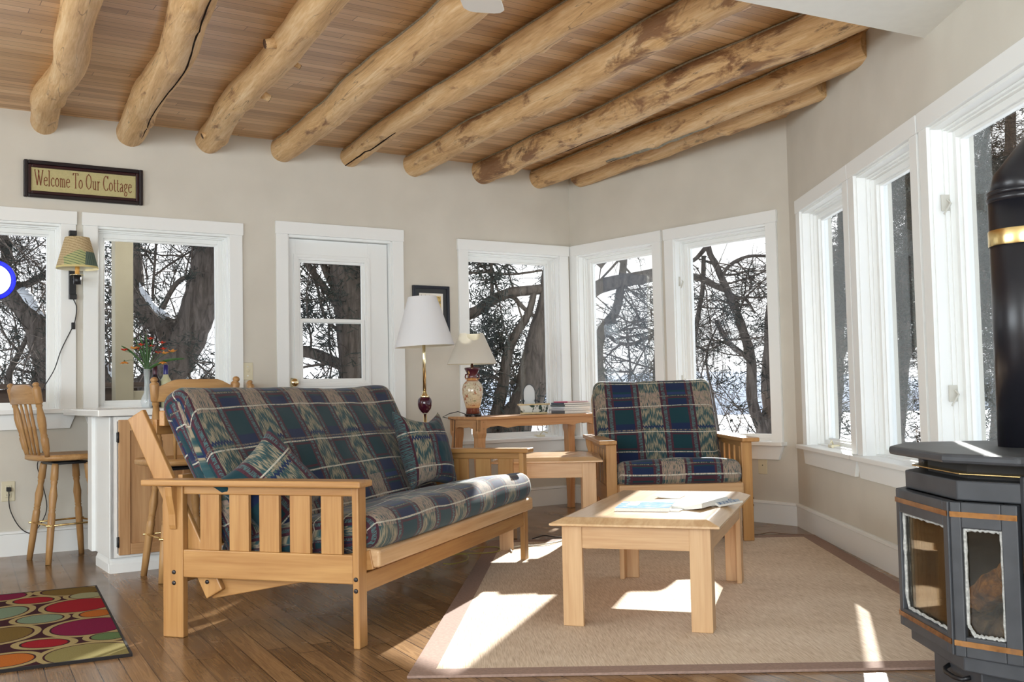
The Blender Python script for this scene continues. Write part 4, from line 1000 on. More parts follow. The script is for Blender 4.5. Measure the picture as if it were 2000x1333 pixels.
# ================================================================ things on the console
WIREM = plain('wrought_wire', (.06, .07, .075), .4, .5, Metallic=.6)
bp = con_pt(.575, .16)
bk = thing('decorative_basket', 'pale oval wire basket with leafy band and arched glass back on the pine console', 'basket', bp, uz)
def oval(b, ax, ay, z, r, n=40):
    b.tube([(ax * math.cos(a * 2 * math.pi / n), ay * math.sin(a * 2 * math.pi / n), z) for a in range(n + 1)], r, 6, caps=False)
CREAMM = plain('cream_wicker', srgb(206, 190, 150), .7, .2, .2, 60)
b = MB(); oval(b, .128, .075, .074, .006); b.build('rim', CREAMM, bk)
b = MB(); oval(b, .105, .060, .010, .0075); oval(b, .098, .055, .002, .005) if False else None; b.build('base_ring', CREAMM, bk)
lm = Mat('leafy_tin_band', .5, .4); v = lm.coord('Object'); x, y, z = lm.xyz(v); n1 = lm.noise(lm.vec(x * 1.0, y, z * .6), 34, 2, .5)
c = lm.mix(srgb(206, 214, 210), srgb(40, 66, 56), n1.soft(.52, .56)); lm.color(c)
b = MB(); n = 40
b.grid(n, 5, lambda i, j: Vector(((.106 + .018 * j / 4) * math.cos(2 * math.pi * i / n), (.061 + .012 * j / 4) * math.sin(2 * math.pi * i / n), .014 + .056 * j / 4)), wrapu=True); b.build('band', lm.m, bk, solid=.002)
MB().lathe([(.001, .004), (1, .004), (1, .008), (.001, .008)], n=36, m=Matrix.Diagonal((.104, .060, 1))).build('tray', CREAMM, bk)
b = MB(); arch = [(-.052, .058, .075)] + [(-.052 * math.cos(math.pi * k / 20), .058, .155 + .052 * 1.25 * math.sin(math.pi * k / 20)) for k in range(21)] + [(.052, .058, .075)]
b.tube(arch, .004, 6)
for s in (-1, 1):
    for ox, w in ((.052, 1), (.080, -1)):
        b.tube([(s * (ox + .012 * (1 - k / 26) * math.cos(k * .42 * w) ), .058, .098 + .012 * (1 - k / 26) * math.sin(k * .42 * w)) for k in range(24)], .0032, 5)
    b.tube([(s * .040, .058, .098), (s * .030, .058, .085), (s * .036, .058, .076)], .002, 5)
b.build('scroll_arch', WIREM, bk)
mir = Mat('misty_glass', .12, .5, (.86, .90, .92), Alpha=.55).m
b = MB(); pts = [(p[0] * .95, p[2]) for p in arch]; b.prism(pts[::-1], .056, .059, lambda a, c, h: Vector((a, h, c))); b.build('arched_glass', mir, bk)
# stack of books / magazines
PAGES = plain('page_edges', srgb(232, 230, 222), .8, .2, .05, 200)
z = 0; b0 = con_pt(.915, .175)
for k, (w, d, h, col, dx, rot, lab) in enumerate([(.240, .17, .022, (96, 96, 96), .004, 0, 'grey bound book at the bottom of the stack on the pine console'), (.250, .18, .012, (190, 192, 198), -.012, 3, 'pale magazine second from the bottom of the console stack'), (.236, .17, .016, (224, 224, 226), .008, -2, 'white magazine in the lower middle of the console stack'), (.244, .175, .014, (64, 74, 72), .0, 2, 'dark green magazine in the upper middle of the console stack'), (.240, .17, .014, (44, 52, 66), .002, -1, 'dark covered magazine second from the top of the console stack'), (.205, .16, .008, (206, 84, 116), .006, 4, 'pink covered booklet on top of the console stack')]):
    t = thing('magazine', lab, 'book', b0 + U_ * dx + Vector((0, 0, z)), uz + R(rot), 'books stacked on the console')
    MB().box(-w / 2 + .002, w / 2 - .003, -d / 2 + .003, d / 2 - .002, .0012, h - .0012).build('pages', PAGES, t, bevel=.001)
    cv = plain('cover_%d' % k, srgb(*col), .35, .5); b = MB(); b.box(-w / 2, w / 2, -d / 2, d / 2, 0, .0012); b.box(-w / 2, w / 2, -d / 2, d / 2, h - .0012, h); b.box(-w / 2, -w / 2 + .002, -d / 2, d / 2, 0, h); b.build('cover', cv, t)
    z += h + .0006

# ================================================================ papers on the coffee table
def paper(name, label, cat, x, y, z, w, d, h, rot, fn, page=PAGES, thick=.0012, curl=None, group=None):
    t = thing(name, label, cat, tab_pt(x, y, .4160 + z), trz + R(rot), group); nx = 14
    cu = curl or (lambda a, c: 0)
    b = MB()
    top = [[Vector((-w / 2 + w * i / nx, -d / 2 + d * j / 6, h + cu(i / nx, j / 6))) for i in range(nx + 1)] for j in range(7)]
    flat = [p for r_ in top for p in r_]; N = nx + 1
    low = [Vector((p.x, p.y, max(0, cu((p.x + w / 2) / w, (p.y + d / 2) / d) * .55))) for p in flat]
    fs = [(j * N + i, j * N + i + 1, (j + 1) * N + i + 1, (j + 1) * N + i) for j in range(6) for i in range(nx)]
    off = len(flat); fs2 = [tuple(off + q for q in f[::-1]) for f in fs]
    bd = [i for i in range(N)] + [j * N + nx for j in range(1, 7)] + [6 * N + i for i in range(nx - 1, -1, -1)] + [j * N for j in range(5, 0, -1)]
    sd_ = [(bd[k], off + bd[k], off + bd[(k + 1) % len(bd)], bd[(k + 1) % len(bd)]) for k in range(len(bd))]
    b.add(flat + low, fs + fs2 + sd_); b.build('pages', page, t)
    c = MB(); cov = [p + Vector((0, 0, .0006)) for p in flat]; c.add(cov, fs, True); c.build('cover', fn, t)
    return t
def printmat(name, base, ink, scale, lo, hi, second=None):
    m = Mat(name, .9, .05); v = m.coord('Object'); x, y, z = m.xyz(v); n1 = m.noise(m.vec(x * .6, y * 2.0, 0), scale, 3, .6)
    c = m.mix(base, ink, n1.soft(lo, hi))
    if second: c = m.mix(c, second, (x.lt(-.03) * x.gt(-.075) * y.gt(-.02)))
    m.color(c); return m.m
BLUEM = printmat('blue_magazine_cover', srgb(70, 116, 170), srgb(150, 160, 176), 26, .50, .6, srgb(206, 204, 186))
paper('magazine', 'thick magazine with a blue cover lying nearest the front of the coffee table', 'magazine', .262, .315, 0, .215, .19, .016, 2, BLUEM, curl=lambda a, c: .012 * max(0, a - .72) * (1) - .004 * (1 - c), group='papers on the coffee table')
paper('magazine', 'flat magazine showing a thin dark print strip behind the blue one', 'magazine', .335, .455, 0, .30, .16, .005, 3, printmat('strip_print', srgb(226, 226, 222), srgb(96, 100, 104), 40, .55, .6), group='papers on the coffee table')
paper('newspaper', 'folded newspaper tucked under the right side of the blue magazine', 'newspaper', .382, .350, .0, .085, .24, .004, -6, printmat('news_print', srgb(232, 232, 228), srgb(120, 120, 120), 60, .56, .62), group='papers on the coffee table')
paper('magazine', 'curled blank-backed paperback magazine lying face down right of the newspaper', 'magazine', .462, .430, .0, .13, .28, .012, -14, plain('white_back_cover', srgb(200, 200, 200), .8, .1), curl=lambda a, c: .030 * max(0, a - .35) ** 1.5, group='papers on the coffee table')
paper('leaflet', 'crumpled grey folded leaflet sticking out at the right of the papers', 'leaflet', .550, .500, .0, .075, .17, .006, -24, printmat('grey_print', srgb(170, 176, 182), srgb(90, 112, 140), 30, .5, .6), curl=lambda a, c: .010 * math.sin(a * 7) ** 2, group='papers on the coffee table')
paper('envelope', 'small cream paper slip lying farthest back on the coffee table', 'paper', .285, .760, .0, .105, .13, .002, -3, plain('cream_slip', srgb(222, 218, 196), .7), curl=lambda a, c: .010 * (1 - a) ** 2, group='papers on the coffee table')

# ================================================================ rugs and cords
def slab(name, mat, corners, z0, z1, mw=None, bev=.003, parent=None):
    b = MB(); n = len(corners); b.prism([(c[0], c[1]) for c in corners], z0, z1, lambda a, c, h: Vector((a, c, h))); return b.build(name, mat, parent, bevel=bev, mw=mw)
sm = Mat('sisal_weave', .92, .1); v = sm.coord('Object', (0, 0, R(-3.85))); x, y, z = sm.xyz(v)
w1 = sm.noise(sm.vec(x * 190, y * 14, 0), 1, 2, .5); w2 = sm.noise(sm.vec(x * 3, y * 3, 0), 1, 3)
w3 = sm.noise(sm.vec(x * 420, y * 8, 2), 1, 2)
c = sm.ramp(w1 * .5 + w2 * .22 + w3 * .28, [(.33, srgb(176, 154, 132)), (.5, srgb(206, 186, 164)), (.66, srgb(224, 208, 188))]); sm.color(c); sm.bump(w1, .5, .003)
rg = thing('sisal_rug', 'large tan sisal rug with brown border under the coffee table', 'rug', (0, 0, 0))
BL, BR, TR_, TL_ = Vector((-.353, 3.290)), Vector((1.640, 3.262)), Vector((1.768, 6.170)), Vector((-.157, 6.200))
def inset(p, q, r_, s, d): # bilinear inset corners
    ex_ = (q - p).normalized() * d; ey_ = (s - p).normalized() * d; return p + ex_ + ey_
bw = .080
I0, I1, I2, I3 = BL + (BR - BL).normalized() * bw + (TL_ - BL).normalized() * bw, BR - (BR - BL).normalized() * bw + (TR_ - BR).normalized() * bw, TR_ - (TR_ - TL_).normalized() * bw - (TR_ - BR).normalized() * bw, TL_ + (TR_ - TL_).normalized() * bw - (TL_ - BL).normalized() * bw
slab('weave_field', sm.m, [I0, I1, I2, I3], .0005, .008, parent=rg, bev=.001)
bm2 = plain('brown_cotton_binding', srgb(150, 126, 114), .9, .1, .12, 90); b = MB(); oc = [BL, BR, TR_, TL_]; ic = [I0, I1, I2, I3]
for k in range(4):
    q = [oc[k], oc[(k + 1) % 4], ic[(k + 1) % 4], ic[k]]; b.prism([(p.x, p.y) for p in q], .0005, .0095, lambda a, c, h: Vector((a, c, h)))
b.build('binding', bm2, rg, bevel=.002)

RO_ = Vector((-1.357, 3.648, 0)); rrz = math.atan2(.445, .895)
pm_ = Mat('circle_pattern_rug_pile', .95, .05); v = pm_.coord('Object'); x, y, z = pm_.xyz(v)
wx = x * math.cos(rrz) - y * math.sin(rrz) + RO_.x; wy = x * math.sin(rrz) + y * math.cos(rrz) + RO_.y
def zc4(cx, cy): return flr(cx / 5, 1130 + cy / 5)
MAR, TAN_, OLI, DK = srgb(122, 34, 66), srgb(166, 148, 104), srgb(116, 94, 50), srgb(64, 36, 42)
RED, SAG, TEA, ORG = srgb(150, 36, 44), srgb(150, 150, 116), srgb(120, 138, 116), srgb(176, 100, 44)
col = pm_.mix(DK, DK, 0.0); ring_ = None
EL = [((-140, 205), 215, 165, 242, MAR), ((160, 240), 495, 210, 270, RED), ((430, 150), 950, 110, 186, OLI), ((700, 190), 985, 160, 218, SAG), ((490, 290), 1060, 222, 356, RED), ((-170, 370), 205, 305, 432, TEA), ((190, 425), 580, 380, 466, TEA), ((805, 365), 1090, 332, 400, ORG), ((545, 500), 1190, 415, 582, MAR), ((-270, 590), 255, 508, 674, OLI), ((900, 595), 1210, 555, 628, srgb(96, 118, 78)), ((230, 665), 640, 624, 706, RED), ((-170, 835), 290, 768, 900, ORG), ((500, 750), 1300, 660, 860, srgb(140, 130, 84))]
dmin = None; ds = []
for (L_, cyp), Rx, Tp, Bt, colr in EL:
    a, c_ = zc4(L_, cyp), zc4(Rx, cyp); t0, b0_ = zc4((L_ + Rx) / 2, Tp), zc4((L_ + Rx) / 2, Bt)
    cx_, cy_ = (a.x + c_.x) / 2, (t0.y + b0_.y) / 2; rx, ry = abs(c_.x - a.x) / 2, abs(t0.y - b0_.y) / 2
    rx = max(rx, .04); ry = max(ry, .04)
    dx = (wx - cx_) * (1 / rx); dy = (wy - cy_) * (1 / ry); d = (dx * dx + dy * dy).sqrt()
    ds.append((d, colr, min(rx, ry))); dd = (d - 1.0) * min(rx, ry); dmin = dd if dmin is None else dmin.min(dd)
col = pm_.mix(DK, TAN_, dmin.band(.007, .030))
for d, colr, _r in ds: col = pm_.mix(col, colr, d.lt(1.0))
pn = pm_.noise(v, 300, 2); col = pm_.mix(col, (0, 0, 0), pn.soft(.7, .3) * .3); pm_.color(col); pm_.bump(pn, .4, .002)
cr_ = thing('patterned_rug', 'dark rug with red, purple and teal ovals at the lower left', 'rug', RO_, rrz)
MB().box(-2.3, 0, 0, 1.476, .001, .010).build('pile', pm_.m, cr_, bevel=.002)
b = MB(); b.box(-2.3, .008, -.008, .0, .0005, .011); b.box(0, .008, 0, 1.476, .0005, .011); b.box(-2.3, .008, 1.476, 1.484, .0005, .011); b.build('binding', plain('black_binding', srgb(28, 22, 22), .9), cr_)

def floor_cord(name, label, pts, mat, r=.003, z=.012):
    P = [Vector((flr(*p).x, flr(*p).y, z + (.004 if i % 2 else 0))) for i, p in enumerate(pts)]
    return tag(MB().tube(smooth(P), r, 6).build(name, mat), label, 'cord')
floor_cord('extension_cord', 'yellow cord looping on the floor under the far end of the sofa', [(866, 1106), (885, 1108), (910, 1100), (914, 1092), (900, 1087), (880, 1092), (900, 1086), (940, 1087), (972, 1082), (975, 1076), (960, 1073), (935, 1076), (920, 1079)], plain('yellow_cord', srgb(150, 140, 60), .5))
floor_cord('extension_cord', 'white cord looped in the sunlight by the sofa foot', [(1000, 1083), (997, 1078), (1003, 1074), (1020, 1072), (1045, 1070), (1070, 1068), (1095, 1061), (1104, 1058)], plain('white_cord', srgb(226, 222, 206), .5), .004)
floor_cord('extension_cord', 'black cord running behind the coffee table leg on the floor', [(1040, 1057), (1062, 1052), (1080, 1053), (1102, 1056), (1118, 1054)], BLACKP)
floor_cord('extension_cord', 'brown cord snaking on the bare boards below the corner window', [(1420, 1044), (1450, 1047), (1480, 1046), (1505, 1043), (1525, 1044), (1550, 1047), (1570, 1046)], plain('brown_cord', srgb(110, 84, 66), .6), .0025, .004)

# ================================================================ stove
CAST = Mat('charcoal_cast_iron', .45, .5); v = CAST.coord(); n_ = CAST.noise(v, 12, 3); CAST.color(CAST.ramp(n_, [(.3, srgb(52, 54, 58)), (.7, srgb(66, 68, 72))])); CAST.bump(CAST.noise(v, 300, 2), .08, .001); CAST = CAST.m
COPPER = Mat('heat_tinted_copper', .25, .5, Metallic=1.0); v = COPPER.coord(); COPPER.color(COPPER.ramp(COPPER.noise(v, 14, 4, .7), [(.35, (.16, .07, .03)), (.55, (.40, .20, .075)), (.7, (.22, .13, .09))])); COPPER = COPPER.m
PIPEM = plain('satin_black_pipe', (.010, .010, .014), .30, .5)
ROPE = plain('frayed_rope_gasket', srgb(176, 176, 172), .9, .1, .3, 120); SOOT = plain('firebox_soot', (.03, .027, .025), .9)
YC = 2.88
st = thing('stove', 'charcoal freestanding gas stove with three-sided glass front and black flue at the right edge', 'stove', (0, 0, 0))
def foot(x0, half, x1, side, xb, shrink=0):     # five sided plan: front facet, two canted facets, sides back to the wall
    return [(x0, YC - half), (x1, YC - side), (xb, YC - side), (xb, YC + side), (x1, YC + side), (x0, YC + half)]
def plan(name, poly, z0, z1, mat, bev=.004):
    b = MB(); b.prism(poly, z0, z1, lambda a, c, h: Vector((a, c, h))); return b.build(name, mat, st, bevel=bev)
plan('top_plate', foot(1.110, .188, 1.222, .362, 1.60), .688, .713, CAST, .008)
plan('trivet_plate', foot(1.165, .16, 1.27, .30, 1.50), .655, .659, BRASS, .001)
plan('collar', foot(1.20, .13, 1.30, .26, 1.50), .64, .688, SOOT)
# open firebox shell: back, sides, floor, roof
b = MB(); plan('hood', foot(1.150, .176, 1.262, .305, 1.56), .590, .642, CAST)
plan('hearth', foot(1.150, .176, 1.262, .305, 1.56), .150, .190, CAST)
b = MB(); b.box(1.52, 1.56, YC - .305, YC + .305, .19, .59); b.box(1.255, 1.52, YC - .32, YC - .298, .16, .66); b.box(1.255, 1.52, YC + .298, YC + .32, .16, .66); b.build('body', CAST, st, bevel=.004)
b = MB(); b.box(1.49, 1.519, YC - .297, YC + .297, .191, .589); b.build('firebox_lining', SOOT, st)
b = MB(); b.box(1.262, 1.60, YC - .362, YC - .322, .13, .688); b.box(1.262, 1.60, YC + .322, YC + .362, .13, .688); b.box(1.56, 1.60, YC - .322, YC + .322, .13, .688); b.build('side_panel', CAST, st, bevel=.004)
plan('pedestal', [(1.19, YC - .185), (1.55, YC - .185), (1.55, YC + .115), (1.19, YC + .115)], 0.011, .15, CAST, .003)
b = MB(); b.tube([(1.19, YC - .12, .118), (1.172, YC - .115, .112), (1.165, YC - .08, .108), (1.165, YC - .02, .108), (1.172, YC + .0, .112), (1.19, YC + .01, .118)], .006, 8); b.build('drawer_handle', BLACKM, st)
def facet(p, q, z0, z1, fr, nm='door_frame'):
    p, q = Vector((*p, 0)), Vector((*q, 0)); d = (q - p); L = d.length; a = math.atan2(d.y, d.x); m = Matrix.Translation(p) @ Matrix.Rotation(a, 4, 'Z')
    b = MB(); l, r_, tp, bt = fr
    b.box(0, l, -.012, .016, z0, z1, m); b.box(L - r_, L, -.012, .016, z0, z1, m); b.box(l, L - r_, -.012, .016, z1 - tp, z1, m); b.box(l, L - r_, -.012, .016, z0, z0 + bt, m)
    f = b.build(nm, CAST, st, bevel=.003)
    for zz in (z1 - .038, z0 + .028): MB().box(.0, L, -.0145, -.0118, zz, zz + .014, m).build('copper_strip', COPPER, f)
    b = MB(); b.box(l - .004, L - r_ + .004, .004, .008, z0 + bt - .004, z1 - tp + .004, m); b.build('door_glass', glassmat('amber_stove_glass', (.90, .82, .68), .05), f)
    pts = [(l + .004, z0 + bt + .03), (l + .004, z1 - tp - .004), (L - r_ - .004, z1 - tp - .004), (L - r_ - .004, z0 + bt + .004), (l + .02, z0 + bt + .004), (l + .004, z0 + bt + .03)]
    b = MB(); P = []
    for i in range(len(pts) - 1):
        for k in range(14): t = k / 14; P.append(m @ Vector((pts[i][0] * (1 - t) + pts[i + 1][0] * t, .0, pts[i][1] * (1 - t) + pts[i + 1][1] * t)) + Vector((0, 0, .002 * math.sin(k * 9 + i))))
    rr = [.0035 + .0025 * abs(noise.noise(p * 40)) * 2 for p in P]; b.tube(P, rr, 6, smooth=False); b.build('rope_gasket', ROPE, f)
    return f
zl, zh = .193, .588
fa, fb = (1.133, YC + .180), (1.133, YC - .180); fc, fd_ = (1.250, YC - .300), (1.250, YC + .300)
# traversed so that the outside lies on the negative local y side
facet(fa, fb, zl, zh, (.026, .030, .066, .052)); facet(fb, fc, zl, zh, (.028, .040, .066, .052)); facet(fd_, fa, zl, zh, (.040, .028, .066, .052))
b = MB(); b.lathe([(.094, .713), (.094, 1.425)], (1.462, YC + .03, 0), 48); b.build('flue_pipe', PIPEM, st)
pc = Vector((1.462, YC + .03, 0))
b = MB(); b.lathe([(.0955, 1.280), (.0965, 1.283), (.0965, 1.322), (.0955, 1.325)], pc, 48, caps=False); b.build('brass_band', BRASS, st)
b = MB(); b.tube([pc + Vector((0, 0, 1.42)), pc + Vector((0, 0, 1.435)), pc + Vector((.10, 0, 1.56)), pc + Vector((.12, 0, 1.575)), pc + Vector((.30, 0, 1.60))], [.094, .092, .088, .086, .084], 40); b.build('flue_elbow', PIPEM, st)
b = MB(); b.lathe([(.094, 1.405), (.0975, 1.410), (.0975, 1.418), (.094, 1.423)], pc, 48, caps=False); b.lathe([(.094, 1.425), (.0965, 1.428), (.0965, 1.434), (.094, 1.437)], pc, 48, caps=False); b.build('flue_seam', PIPEM, st)
# ceramic logs on the hearth
bm3 = Mat('split_log', .9, .1); v = bm3.coord(); c = bm3.ramp(bm3.noise(v, 22, 5, .7, 1.0), [(.32, srgb(50, 40, 34)), (.5, srgb(122, 96, 74)), (.68, srgb(176, 142, 106))]); bm3.color(c); bm3.bump(bm3.noise(v, 60, 4), .8, .01)
bm4 = Mat('charred_log', .9, .1); v = bm4.coord(); c = bm4.ramp(bm4.noise(v, 22, 5, .7, 1.0), [(.35, (.012, .010, .010)), (.6, srgb(86, 78, 72)), (.75, srgb(120, 108, 98))]); bm4.color(c); bm4.bump(bm4.noise(v, 60, 4), .8, .01)
def stove_log(p, q, r, mat, label, seed):
    p, q = Vector(p), Vector(q); n = 14; K = 18; b = MB(); pts = [p.lerp(q, k / K) + Vector((noise.noise(Vector((k * .3, seed, 0))), noise.noise(Vector((k * .3, seed, 5))), 0)) * .008 for k in range(K + 1)]
    b.tube(pts, [r * (1 + .25 * noise.noise(Vector((k * .6, seed, 1)))) for k in range(K + 1)], 7, smooth=False); tag(b.build('stove_log', mat, bevel=.002), label, 'log', 'logs inside the stove')
stove_log((1.30, YC + .10, .262), (1.36, YC - .22, .470), .042, bm3.m, 'light split log leaning diagonally inside the stove', 1)
stove_log((1.24, YC - .19, .225), (1.34, YC - .235, .42), .034, bm4.m, 'grey log leaning at the right inside the stove', 2)
stove_log((1.25, YC + .20, .226), (1.27, YC - .14, .232), .036, bm4.m, 'charred log lying along the front of the stove hearth', 3)
stove_log((1.40, YC + .22, .226), (1.40, YC - .24, .228), .036, bm4.m, 'dark log lying at the back of the stove hearth', 4)

# ================================================================ ceiling fan (one blade tip reaches into the picture)
fh = Vector((-.13, 2.72, 0)); fn = thing('ceiling_fan', 'white ceiling fan, only a rounded blade tip showing at the top edge', 'fan', (fh.x, fh.y, 0))
fw = plain('fan_white', srgb(232, 232, 228), .4)
b = MB(); b.lathe([(.06, 2.35), (.06, 2.31), (.018, 2.30), (.014, 2.24)], n=28); b.build('canopy', fw, fn)
b = MB(); b.lathe([(.03, 2.25), (.10, 2.23), (.115, 2.18), (.11, 2.13), (.07, 2.10), (.02, 2.095)], n=36); b.build('motor', fw, fn)
for k in range(5):
    a = R(84 + 72 * k); m = Matrix.Rotation(a, 4, 'Z') @ Matrix.Rotation(R(7), 4, 'X')
    pl_ = [(.17, -.045), (.52, -.067), (.585, -.067), (.61, -.052), (.618, -.03), (.618, .03), (.61, .052), (.585, .067), (.52, .067), (.17, .045)]
    b = MB(); b.prism(pl_, -.003, .003, lambda p, q, h: m @ Vector((p, q, h)) + Vector((0, 0, 2.145))); bl_ = b.build('blade', fw, fn, bevel=.001)
    b = MB(); b.box(.09, .20, -.02, .02, .004, .010, m); 
    for i in range(len(b.v)): b.v[i] = (b.v[i][0], b.v[i][1], b.v[i][2] + 2.145)
    b.build('blade_iron', BRASS, fn)

# ================================================================ outside: snow, railing, trees, far shore
SNOW = Mat('snow', .8, .2); v = SNOW.coord(); SNOW.color(SNOW.ramp(SNOW.noise(v, .8, 4), [(.3, (.74, .79, .88)), (.7, (.90, .92, .96))])); SNOW = SNOW.m
def hz(x, y):
    d = math.hypot(x - 1, y - 3); h = -.62 + .10 * noise.noise(Vector((x * .25, y * .25, 0)))
    if x < -1: h += min(1.6, (-(x + 1)) * .02 + max(0, y - 16) * .045 * min(1, -(x + 1) / 4))
    if d > 38: h -= min(16, (d - 38) * .55)
    if y < 8 and x < 2 : h = min(h, -.62)
    return h
b = MB(); nx, ny = 70, 70
b.grid(nx, ny, lambda i, j: Vector((-60 + 120 * i / (nx - 1), -20 + 100 * j / (ny - 1), hz(-60 + 120 * i / (nx - 1), -20 + 100 * j / (ny - 1)))))
tag(b.build('snow_ground', SNOW), kind='structure')
b = MB(); b.grid(2, 2, lambda i, j: Vector((-1500 + 3000 * i, 40 + 1700 * j, -17)))
tag(b.build('frozen_lake', plain('lake_ice', (.55, .62, .72), .6, .3)), kind='structure')  # ice colour tinted blue for distance haze
b = MB()
def hill(i, j):
    x = -900 + 1800 * i / 60; top = 8 + 9 * noise.noise(Vector((x * .004, 1, 0))) + 3 * noise.noise(Vector((x * .02, 4, 0)))
    return Vector((x, 640 + j * 60, -17 + (top + 17) * (0, .45, .8, 1, .9)[j]))
b.grid(61, 5, hill); tag(b.build('far_hills', plain('hazy_far_woods', (.20, .25, .34), .95, .05, .2, .03)), kind='structure')  # haze of distance put into the woods' blue colour

DKW = wood('weathered_deck_wood', srgb(92, 78, 70), srgb(62, 52, 48), .8)
rl = thing('deck_railing', 'weathered brown board railing outside the two left windows', 'railing', mw=MA)
for k in range(5): MB().box(-6.2, -3.05, 1.35, 1.38, -.45 + k * .29, -.18 + k * .29).build('railing_board', DKW, rl)
MB().box(-6.2, -3.0, 1.30, 1.44, .985, 1.02).build('railing_cap', DKW, rl)
for u in (-6.1, -4.95, -3.9): MB().box(u, u + .09, 1.38, 1.47, -.7, .985).build('railing_post', DKW, rl)
p_a, p_b = at(224, 640, 1), at(262, 640, 1)
def on_line(px, off):  # point on the line parallel to the window wall
    r_ = ray(px, 640); t = (DA + off) / (r_ @ NA); return r_ * t
q0, q1 = on_line(225, 1.05), on_line(261, 1.05); u0, u1 = (q0 - AB) @ U_, (q1 - AB) @ U_
BEIGE = plain('beige_exterior_paint', srgb(156, 148, 128), .7, .3, .04, 6)
pp = thing('porch_post', 'square beige porch post just outside the window behind the flowers', 'post', mw=MA)
MB().box(u0, u1, 1.05, 1.05 + (u1 - u0), -.7, 3.0).build('shaft', BEIGE, pp, bevel=.006)
MB().box(u1, u1 + .18, 1.07, 1.19, .80, .955).build('rail_block', BEIGE, pp, bevel=.004)

def barkmat(name, a, c_):
    m = Mat(name, .95, .05); v = m.coord('Object', (0, 0, 0), (9, 9, 1.6)); n1 = m.noise(v, 2.2, 4, .65, .6)
    m.color(m.ramp(n1, [(.32, a), (.68, c_)])); m.bump(n1, .8, .03); return m.m
BARK = barkmat('cedar_bark', (.055, .045, .040), (.17, .145, .128)); TWIG = plain('bare_twigs', (.105, .088, .078), .95, .05)
NEED = Mat('juniper_needles', .9, .1); v = NEED.coord(); NEED.color(NEED.ramp(NEED.noise(v, 3, 3), [(.3, (.022, .028, .027)), (.7, (.058, .066, .058))])); NEED = NEED.m
PERP = Vector((SUNH.y, -SUNH.x, 0))
def in_sun(p, lo=-2.62, hi=.30):
    s = p @ PERP; t = p @ SUNH - 7.3; return lo < s < hi and t > 0 and .35 < p.z - t * .404 < 2.1
def quick_tube(b, pts, r0, r1):
    n = 7 if r0 > .05 else 5 if r0 > .015 else 3
    K = len(pts) - 1; b.tube(pts, [r0 + (r1 - r0) * k / K for k in range(K + 1)], n, caps=False)
def clump(b, p, rnd, size=.09, n=12, flat=False):
    for _ in range(n):
        d = Vector((rnd.gauss(0, 1), rnd.gauss(0, 1), rnd.gauss(0, .8))).normalized(); s = d.orthogonal().normalized() * size * rnd.uniform(.05, .09)
        q = p + Vector((rnd.gauss(0, 1), rnd.gauss(0, 1), rnd.gauss(0, 1))) * size * .5; L = size * rnd.uniform(.5, 1.2)
        b.add([q - s, q + s, q + s * .8 + d * L, q - s * .8 + d * L], [(0, 1, 2, 3)])
def grow(bb, fb, rnd, p, d, length, r, lev, fol, droop=0, skip=True):
    n = 5 if lev else 7; pts = [p]; dd = d.normalized(); step = length / n
    for k in range(n):
        dd = (dd + Vector((rnd.gauss(0, .13), rnd.gauss(0, .13), rnd.gauss(0, .12) - droop))).normalized(); pts.append(pts[-1] + dd * step)
    mid = pts[len(pts) // 2]
    if skip and in_sun(mid) and rnd.random() < (.985 if r < .03 else .8): return
    quick_tube(bb, pts, r, r * .35)
    if lev < 2:
        for k in range(1, n + 1):
            for _ in range(2 if lev == 0 else 1):
                if rnd.random() < (.72 if lev == 0 else .60):
                    t = (pts[k] - pts[k - 1]).normalized(); o = Vector((rnd.gauss(0, 1), rnd.gauss(0, 1), rnd.gauss(0, 1))).normalized()
                    nd = (t * .7 + o * .9).normalized(); grow(bb, fb, rnd, pts[k - 1].lerp(pts[k], rnd.random()), nd, length * rnd.uniform(.35, .6), max(.0018, r * .42), lev + 1, fol, droop, skip)
    if fol:
        for k in range(1 if lev else 3, n + 1):
            if rnd.random() < fol and not (skip and in_sun(pts[k]) and rnd.random() < .96): clump(fb, pts[k], rnd, .055 + .035 * rnd.random(), 11)
